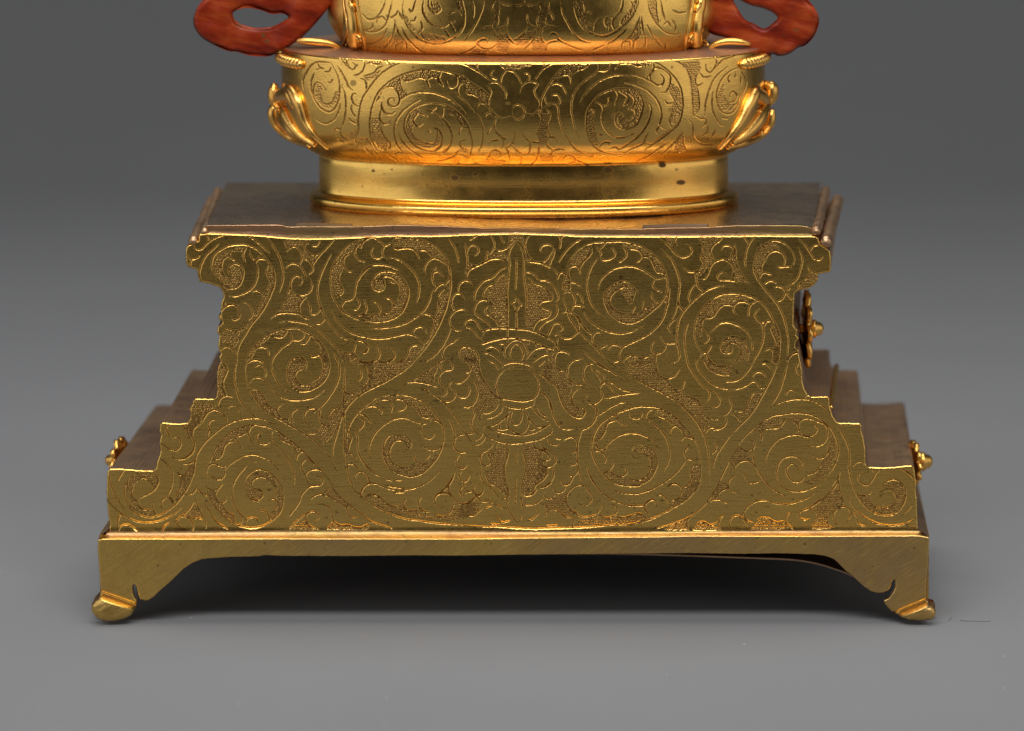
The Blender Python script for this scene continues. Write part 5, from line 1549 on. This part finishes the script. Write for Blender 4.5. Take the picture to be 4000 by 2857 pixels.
# rosettes riveted to the side walls
def rosette(c, ax, rv, rh, petals=8, tilt=0.0, knob=(0.0011, 0.0024), standoff=0.0):
    th = np.linspace(0, 2 * np.pi, 96, endpoint=False); rr = np.linspace(0.03, 1, 12)
    ct, st_ = math.cos(tilt), math.sin(tilt)
    def place(a, dy, dz):   # a along axis (x), dy depth, dz height
        return np.array([c[0] + ax * (a * ct) + st_ * dy * ax, c[1] + dy * ct - st_ * a, c[2] + dz])
    rows = []
    for s in (1, -1):
        rws = []
        for r in (rr if s == 1 else rr[::-1]):
            row = []
            for t in th:
                k = 0.80 + 0.20 * abs(math.cos(petals * t / 2))
                prof = 0.0007 * math.sin(min(r, 1) * 2.6) + 0.0004 * abs(math.cos(petals * t / 2)) * r
                row.append(place(prof if s == 1 else prof - 0.0009, rh * r * k * math.cos(t), rv * r * k * math.sin(t)))
            rws.append(row)
        rows += rws
    V = np.array(rows).reshape(-1, 3)
    ros = mk('rosette', V, grid_quads(24, 96, True), RICH, ped, True, None, ped)
    p = np.array([place(a, 0, 0) for a in (-0.002, 0.0006, knob[1] * .5, knob[1] * .62, knob[1], knob[1] + .0003)])
    v, q = tube(p, [knob[0] * .5, knob[0] * .6, knob[0] * .6, knob[0], knob[0], knob[0] * .8], 20)
    mk('rivet', v, q, RICH, ros, True, None, ped)
YR = 0.020
c = P0(3160, 1285, YR); rosette(c + [-0.0006, 0, 0], 1, 0.0078, 0.0080, 10, R_(-4), (0.0018, 0.0019))
c = P0(3585, 1805, YR); rosette(c + [-0.0009, 0, 0], 1, 0.0043, 0.0068, 10, R_(-9), (0.0019, 0.0022))
c = P0(472, 1800, YR + 0.004); rosette(c, -1, 0.0048, 0.0068, 10, R_(-9), (0.0015, 0.0018))
c = P0(906, 1240, YR); rosette(c, -1, 0.0078, 0.0080, 10, R_(-4), (0.0014, 0.0013))
# ---------------------------------------------------------------- the vessel standing on the plate
CXV = 2045.0
yc0 = PZ(CXV, 849, ztop)[1]
bR = 0.0200
YC = yc0 + bR
ves = empty('gilded_vessel', (float(P0(CXV, 800, YC)[0]), float(YC), float(ztop)), 'shiny gilt oval vessel chased with scrollwork, red looped handles, standing on top of the pedestal', 'vessel')
xc = float(P0(CXV, 500, YC)[0])
def ring_pts(a, b, th, z, n=2.25):
    c, s = np.cos(th), np.sin(th)
    return np.stack([xc + a * np.sign(c) * np.abs(c) ** (2 / n), YC + b * np.sign(s) * np.abs(s) ** (2 / n), np.broadcast_to(z, th.shape)], -1)
def sec(tab, nr, nfront, nback=80, engr=None, stains=(), name='', mat=None, smooth_n=True, expo=2.25, inset=0):
    """tab rows: (front-centre py, a px, b mm).  Builds one section of the oval body."""
    tab = np.array(tab, float)
    a = tab[:, 1] * U * (YC - CAMY) / DIST; b = tab[:, 2] * 1e-3
    z = np.array([P0(CXV, r[0], YC - r[2] * 1e-3)[2] for r in tab])
    arr = np.stack([a, b, z], 1)
    # smooth resample
    pts, _ = smoothpath(arr, np.zeros(len(arr)), 12)
    seg = np.r_[0, np.cumsum(np.linalg.norm(np.diff(pts[:, 1:], axis=0), axis=1))]
    u = np.linspace(0, seg[-1], nr)
    pr_ = np.stack([np.interp(u, seg, pts[:, k]) for k in range(3)], 1)
    # angles dense at front (y<0), even in arc length
    th = np.linspace(np.pi - 0.35, 2 * np.pi + 0.35, 4000); q = ring_pts(pr_[:, 0].max(), pr_[:, 1].max(), th, 0.0, expo)
    s = np.r_[0, np.cumsum(np.linalg.norm(np.diff(q, axis=0), axis=1))]
    tf = np.interp(np.linspace(0, s[-1], nfront), s, th)
    tb_ = np.linspace(2 * np.pi + 0.35, 3 * np.pi - 0.35, nback + 2)[1:-1]
    th = np.r_[tf, tb_]
    V = np.stack([ring_pts(r[0], r[1], th, r[2], expo) for r in pr_])
    N = np.zeros_like(V)
    du = np.roll(V, -1, 1) - np.roll(V, 1, 1); dv = np.gradient(V, axis=0)
    N = np.cross(du, dv); N /= np.linalg.norm(N, axis=2)[..., None] + 1e-12
    cen = np.array([xc, YC, 0]); out = ((V - cen) * [1, 1, 0] * N).sum(2); 
    if np.median(out) < 0: N = -N
    W = np.zeros(V.shape[:2] + (4,))
    px, py = proj(V)
    front = np.zeros(V.shape[:2], bool); front[:, :nfront] = True
    if engr is not None:
        ra = Raster(px.min() - 5, py.min() - 5, px.max() + 5, py.max() + 5, 2.0)
        Hh, G, St = ra.engrave(*engr)
        fx = np.clip((px - ra.x0) / 2.0, 0, ra.shape[1] - 1.01); fy_ = np.clip((py - ra.y0) / 2.0, 0, ra.shape[0] - 1.01)
        i, j = fx.astype(int), fy_.astype(int); u_, v_ = fx - i, fy_ - j
        def smp(A): return A[j, i] * (1 - u_) * (1 - v_) + A[j, i + 1] * u_ * (1 - v_) + A[j + 1, i] * (1 - u_) * v_ + A[j + 1, i + 1] * u_ * v_
        face = np.clip(-N[..., 1] * 3 + 0.5, 0, 1) * front
        V = V + N * (smp(Hh) * face * U)[..., None]
        W[..., 0] = np.clip(smp(G) * 1.3, 0, 1) * face; W[..., 1] = smp(St) * face
    for (sx, sy, sa, sb, ch, amt) in stains:
        g = np.clip(1.3 - np.hypot((px - sx) / sa, (py - sy) / sb), 0, 1)
        W[..., ch] = np.maximum(W[..., ch], np.clip(g * 2.5, 0, 1) * amt * front)
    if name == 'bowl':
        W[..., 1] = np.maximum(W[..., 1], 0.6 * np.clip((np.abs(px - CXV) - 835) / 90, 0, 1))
    Qs = grid_quads(V.shape[0], V.shape[1], True)
    return mk(name, V.reshape(-1, 3), Qs[:, ::-1], mat, ves, True, W.reshape(-1, 4), ves)
Sd, Pd = parse(DRUM)
ringS = [(2660, 713, 18, 12, 2, .85)]
sec([(852, 832, 19.7), (847, 840, 20.1), (836, 847, 20.6), (822, 849, 20.7), (810, 843, 20.3), (802, 832, 19.8), (797, 822, 19.2)], 40, 500, name='foot_ring', mat=BRIGHT)
neck = [(2375, 665, 17, 12, 2, .85), (2587, 645, 13, 9, 2, .9), (2660, 713, 16, 9, 2, .9), (1777, 695, 15, 10, 2, .9), (1857, 680, 9, 7, 2, .9), (1458, 668, 5, 5, 2, .9), (2425, 660, 5, 4, 2, .8), (1530, 663, 3, 3, 2, .7), (1652, 682, 4, 3, 2, .7), (1500, 680, 3, 3, 2, .6), (2548, 690, 4, 3, 2, .5), (1665, 720, 5, 3, 2, .6)]
sec([(797, 822, 19.2), (793, 815, 18.7), (780, 810, 18.4), (740, 808, 18.3), (700, 808, 18.4), (672, 808, 18.4), (655, 807, 18.3), (650, 808, 18.3)], 60, 500, name='neck', mat=BRIGHT, stains=neck)
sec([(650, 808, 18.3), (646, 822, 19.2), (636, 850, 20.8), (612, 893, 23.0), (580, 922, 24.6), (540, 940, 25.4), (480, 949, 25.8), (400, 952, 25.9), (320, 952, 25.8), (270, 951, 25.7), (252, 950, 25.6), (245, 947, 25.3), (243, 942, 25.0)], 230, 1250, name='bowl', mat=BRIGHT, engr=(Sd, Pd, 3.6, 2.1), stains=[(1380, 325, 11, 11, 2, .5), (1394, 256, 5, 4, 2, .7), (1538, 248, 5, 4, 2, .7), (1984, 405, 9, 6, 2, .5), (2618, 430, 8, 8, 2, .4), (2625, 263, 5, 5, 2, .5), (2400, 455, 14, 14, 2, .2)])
sec([(243, 942, 25.0), (236, 910, 23.2), (228, 850, 21.0), (221, 760, 19.0), (217, 715, 18.1)], 30, 400, name='shoulder', mat=LEDGE)
sec([(222, 690, 17.9), (217, 694, 18.3), (205, 702, 19.2), (180, 712, 20.2), (150, 718, 20.7), (100, 720, 20.9), (0, 716, 20.8), (-120, 700, 20.2), (-200, 640, 18.5), (-230, 520, 15.0), (-240, 200, 6.0)], 210, 900, name='upper_body', mat=BRIGHT, engr=(Sd, Pd, 3.6, 2.1), expo=2.5)
sec([(210, 700, 12.0), (160, 740, 14.0), (100, 768, 15.0), (20, 765, 15.0), (-80, 760, 15.0), (-200, 650, 12), (-230, 300, 6)], 40, 200, name='rear_drape', mat=RICH)
# rope trim round the shoulder (sides and far side)
th = np.linspace(-0.47, np.pi + 0.47, 760)
zr = P0(CXV, 290, YC - 0.0256)[2]
pt = ring_pts(0.0478 * (YC - CAMY) / DIST, 0.0262, th, zr + 0.0002, 2.25)
v, q = tube(pt, U * (15 + 7 * np.abs(np.sin(np.arange(760) * np.pi / 7.5))), 12); mk('rope_trim', v, q, RICH, ves, True, None, ves)
# leaf mounts on both flanks
def on_body(px, py, tab, r, expo, lift=0.6):
    tab = np.array(tab, float); y = YC - 0.01
    for _ in range(4):
        p = P0(px, py, y)
        zt = np.array([P0(CXV, t[0], YC - t[2] * 1e-3)[2] for t in tab]); o = np.argsort(zt)
        a = np.interp(p[2], zt[o], tab[o, 1]) * U * (YC - CAMY) / DIST; b = np.interp(p[2], zt[o], tab[o, 2]) * 1e-3
        u = min(abs(p[0] - xc) / a, 1.0)
        y = YC - b * (1 - u ** expo) ** (1 / expo) - lift * r * U
        y = min(y, YC - 0.002)
    return P0(px, py, y)
BOWL = [(650, 808, 18.3), (636, 850, 20.8), (612, 893, 23.0), (580, 922, 24.6), (540, 940, 25.4), (480, 949, 25.8), (400, 952, 25.9), (320, 952, 25.8), (243, 942, 25.0)]
UPPER = [(222, 690, 17.9), (205, 702, 19.2), (150, 718, 20.7), (0, 716, 20.8), (-120, 700, 20.2)]
def prongs(sets, yd, name, mat, k=1.0):
    parts = []
    for pts in sets:
        P3 = [on_body(p[0], p[1], yd[0], p[2], yd[1], p[3] if len(p) > 3 else 0.6) for p in pts]
        path, rad = smoothpath(P3, [p[2] * U * k for p in pts], 9); parts.append(tube(path, rad, 14))
    v, q = merge(parts); return mk(name, v, q, mat, ves, True, None, ves)
yl = (BOWL, 2.25)
prongs([[(1076, 395, 17, 0), (1096, 445, 22, 0), (1140, 505, 18, 0), (1190, 548, 10, 0)], [(1068, 425, 13), (1066, 447, 16), (1077, 480, 15), (1107, 517, 13), (1150, 547, 11), (1207, 569, 8)],
        [(1112, 432, 13), (1118, 452, 16), (1138, 490, 13), (1175, 533, 11), (1227, 566, 8)],
        [(1122, 346, 12), (1140, 356, 17), (1162, 395, 19), (1176, 435, 16), (1190, 475, 13), (1222, 525, 10), (1277, 578, 6)],
        [(1071, 340, 12), (1070, 358, 17), (1075, 390, 20), (1090, 412, 16)], [(1085, 380, 18), (1110, 372, 22), (1135, 372, 20), (1150, 400, 18)]], yl, 'leaf_mount', RICH, 1.42)
prongs([[(2992, 395, 17, 0), (2962, 465, 22, 0), (2912, 525, 16, 0), (2862, 560, 9, 0)], [(2958, 352, 12), (2946, 368, 19), (2925, 410, 19), (2897, 470, 15), (2855, 530, 11), (2813, 579, 7)],
        [(2995, 330, 12), (3012, 345, 20), (3012, 375, 20), (2990, 405, 17)], [(2950, 365, 18), (2972, 378, 20), (2985, 395, 20)],
        [(3016, 436, 9), (3012, 452, 14), (3003, 485, 16), (2968, 528, 14), (2905, 560, 12), (2845, 577, 7)],
        [(2968, 440, 10), (2966, 460, 15), (2950, 495, 15), (2915, 532, 12), (2870, 562, 8)]], yl, 'leaf_mount', RICH, 1.42)
# scroll ornaments at the corners of the upper body
yo = (UPPER, 2.5)
def scroll(sgn, x0, yo):
    f = lambda x, y: (x0 + sgn * x, y)
    ed = [[(*f(0, -160), 6), (*f(0, 0), 6), (*f(10, 60), 7), (*f(17, 120), 7), (*f(8, 155), 6), (*f(-12, 185), 7)],
          [(*f(48, -160), 6), (*f(52, 0), 6), (*f(62, 60), 7), (*f(72, 120), 7), (*f(80, 160), 7), (*f(86, 200), 5)]]
    for k in range(5):
        y = 80 - 52 * k; ed.append([(*f(20, y - 30), 5, 3.0), (*f(30, y - 8), 12, 1.7), (*f(40, y + 16), 6, 2.6)])
    ed.append([(*f(24, -150), 26, 0.0), (*f(26, 0), 26, 0.0), (*f(36, 60), 26, 0.0), (*f(42, 120), 26, 0.0), (*f(44, 165), 30, 0.0)])
    t = np.linspace(0, 3.6 * np.pi, 22)
    ed.append([(*f(44 + (24 - 5.0 * a / np.pi) * math.cos(a), 160 - (24 - 5.0 * a / np.pi) * math.sin(a)), 6.5, 2.2) for a in t])
    ed.append([(*f(-20, 192), 8), (*f(-5, 186), 12), (*f(10, 178), 7)])
    prongs(ed, yo, 'scroll_ornament', RICH)
scroll(1, 1342, yo); scroll(-1, 2760, yo)
def ledge_leaf(pts, yd):
    P3 = [P0(a, b, yd) for a, b, r in pts]; path, rad = smoothpath(P3, [r * U for a, b, r in pts], 10)
    v, q = tube(path, rad, 14); mk('ledge_leaf', v, q, RICH, ves, True, None, ves)
ledge_leaf([(1165, 160, 8), (1195, 162, 15), (1245, 166, 16), (1290, 172, 13), (1318, 186, 10), (1330, 198, 8)], YC - 0.0062)
ledge_leaf([(2925, 172, 8), (2890, 165, 14), (2845, 163, 15), (2805, 170, 13), (2780, 184, 10), (2768, 196, 8)], YC - 0.0062)
# red looped handles
def red_loop(outer, hole, yd, r, stains):
    o = catmull(outer, 8, True); h_ = catmull(hole, 8, True)
    f = lambda X, Y: 3.5 * np.sin(X / 23 + Y / 41) + 2.0 * np.sin(Y / 13 - X / 60) + 8 * np.sin(X / 90)
    V, Q, W, X, Y = relief(o, 3.5, yd, r, f, holes=[h_], stains=stains)
    Vb, Qb_, Wb, _, _ = relief(o, 3.5, yd + 2 * r * U, r, f, holes=[h_], flip=True)
    Vb[:, 1] = 2 * (yd + 2 * r * U) - Vb[:, 1] - 0.0 * U
    Vb[:, 1] += 2 * 0
    # both shells meet at the rounded rim
    v1, q1, w1 = compact(V, Q, W); v2, q2, w2 = compact(Vb, Qb_, Wb)
    rim = yd + r * U; 
    return mk('handle', np.concatenate([v1, v2]), np.concatenate([q1, q2 + len(v1)]), RED, ves, True, np.concatenate([w1, w2]), ves)
LO = [(797,0),(770,33),(757,73),(762,107),(787,143),(830,170),(893,197),(926,200),(973,213),(1010,217),(1053,217),(1086,203),(1130,180),(1179,146),(1219,107),(1266,53),(1306,0),(1345,-60),(1330,-130),(1200,-150),(1050,-110),(930,-60),(850,-35)]
LH = [(911,47),(940,32),(973,27),(1020,37),(1063,52),(1103,50),(1128,64),(1119,77),(1086,97),(1053,110),(996,112),(953,103),(920,87),(910,70)]
RO = [(2738,-60),(2741,0),(2743,40),(2746,83),(2756,113),(2786,133),(2833,146),(2883,166),(2933,193),(2966,208),(2993,220),(3019,209),(3039,217),(3079,211),(3119,184),(3146,175),(3179,140),(3196,100),(3199,73),(3186,40),(3153,0),(3090,-55),(2990,-90),(2850,-120),(2760,-120)]
RH = [(2893,0),(2933,20),(2983,32),(3016,47),(3038,67),(3029,83),(2986,113),(2950,97),(2910,77),(2883,37),(2866,7),(2872,-14)]
YH = YC - 0.004
red_loop(LO, LH, YH, 20.0, [(1028, 140, 7, 9, 2, .7), (1042, 163, 9, 8, 2, .6), (936, 97, 10, 6, 2, .5)])
red_loop(RO, RH, YH, 20.0, [(3110, 118, 13, 6, 2, .4), (3060, 137, 6, 4, 2, .4)])
# ---------------------------------------------------------------- stray fibres on the paper
fib = bpy.data.materials.new('dark_fibre'); fib.use_nodes = True
fib.node_tree.nodes['Principled BSDF'].inputs['Base Color'].default_value = (0.08, 0.075, 0.075, 1)
def fibre(pts, r, label):
    P3 = [PZ(a, b, r * 1.2) for a, b in pts]
    path, rad = smoothpath(P3, [r] * len(P3), 6); c0 = path.mean(0)
    v, q = tube(path - c0, rad, 6)
    o = mk('lint_fibre', v, q, fib); o.location = c0; o['label'] = label; o['category'] = 'fibre'; o['group'] = 'stray fibres on the grey paper'
fibre([(3706, 2427), (3710, 2419), (3716, 2416), (3718, 2409)], 0.00004, 'tiny dark kinked fibre standing just beside the right front foot')
fibre([(3752, 2424), (3775, 2427), (3800, 2426), (3830, 2428), (3868, 2427)], 0.00005, 'longest dark fibre lying flat at the far right of the paper')
# ---------------------------------------------------------------- lamps
def area(name, loc, rot, size, sy, power, col=(1, 1, 1)):
    l = bpy.data.lights.new(name, 'AREA'); l.shape = 'RECTANGLE'; l.size = size; l.size_y = sy; l.energy = power; l.color = col
    o = bpy.data.objects.new(name, l); C.objects.link(o); o.location = loc
    d = Vector(rot) - Vector(loc); o.rotation_euler = d.to_track_quat('-Z', 'Y').to_euler(); return o
area('softbox_key', (0.0, -0.60, 0.82), (0, 0.0, 0.03), 0.95, 0.28, 7.6)
area('softbox_overhead', (0.0, 0.10, 0.68), (0, 0.06, 0.0), 0.55, 0.38, 3.0)
area('softbox_left', (-0.90, -0.44, 0.28), (0, 0.0, 0.09), 1.50, 0.80, 3.1)
area('softbox_right', (0.95, -0.40, 0.28), (0, 0.0, 0.09), 1.45, 0.80, 2.8, (1.0, 0.96, 0.91))
w = bpy.data.worlds.new('World'); bpy.context.scene.world = w; w.use_nodes = True
w.node_tree.nodes['Background'].inputs[0].default_value = (0.55, 0.57, 0.6, 1); w.node_tree.nodes['Background'].inputs[1].default_value = 0.03
# ---------------------------------------------------------------- camera
cd = bpy.data.cameras.new('camera'); cam = bpy.data.objects.new('camera', cd); C.objects.link(cam)
cam.location = (CAMX, CAMY, CAMZ); cam.rotation_euler = (R_(90) - AL, 0, 0)
cd.sensor_width = 36; cd.lens = F / 4000 * 36; cd.shift_x = (2000 - CX) / 4000; cd.shift_y = (CY - 1428.5) / 4000
cd.clip_start = 0.05; cd.clip_end = 20
cd.dof.use_dof = True; cd.dof.focus_distance = DIST * 1.0; cd.dof.aperture_fstop = 11.0; cd.dof.aperture_blades = 9
sc = bpy.context.scene; sc.camera = cam
sc.view_settings.view_transform = 'Standard'; sc.view_settings.look = 'None'; sc.view_settings.exposure = 0; sc.view_settings.gamma = 1
sc.render.resolution_x = 1024; sc.render.resolution_y = 731
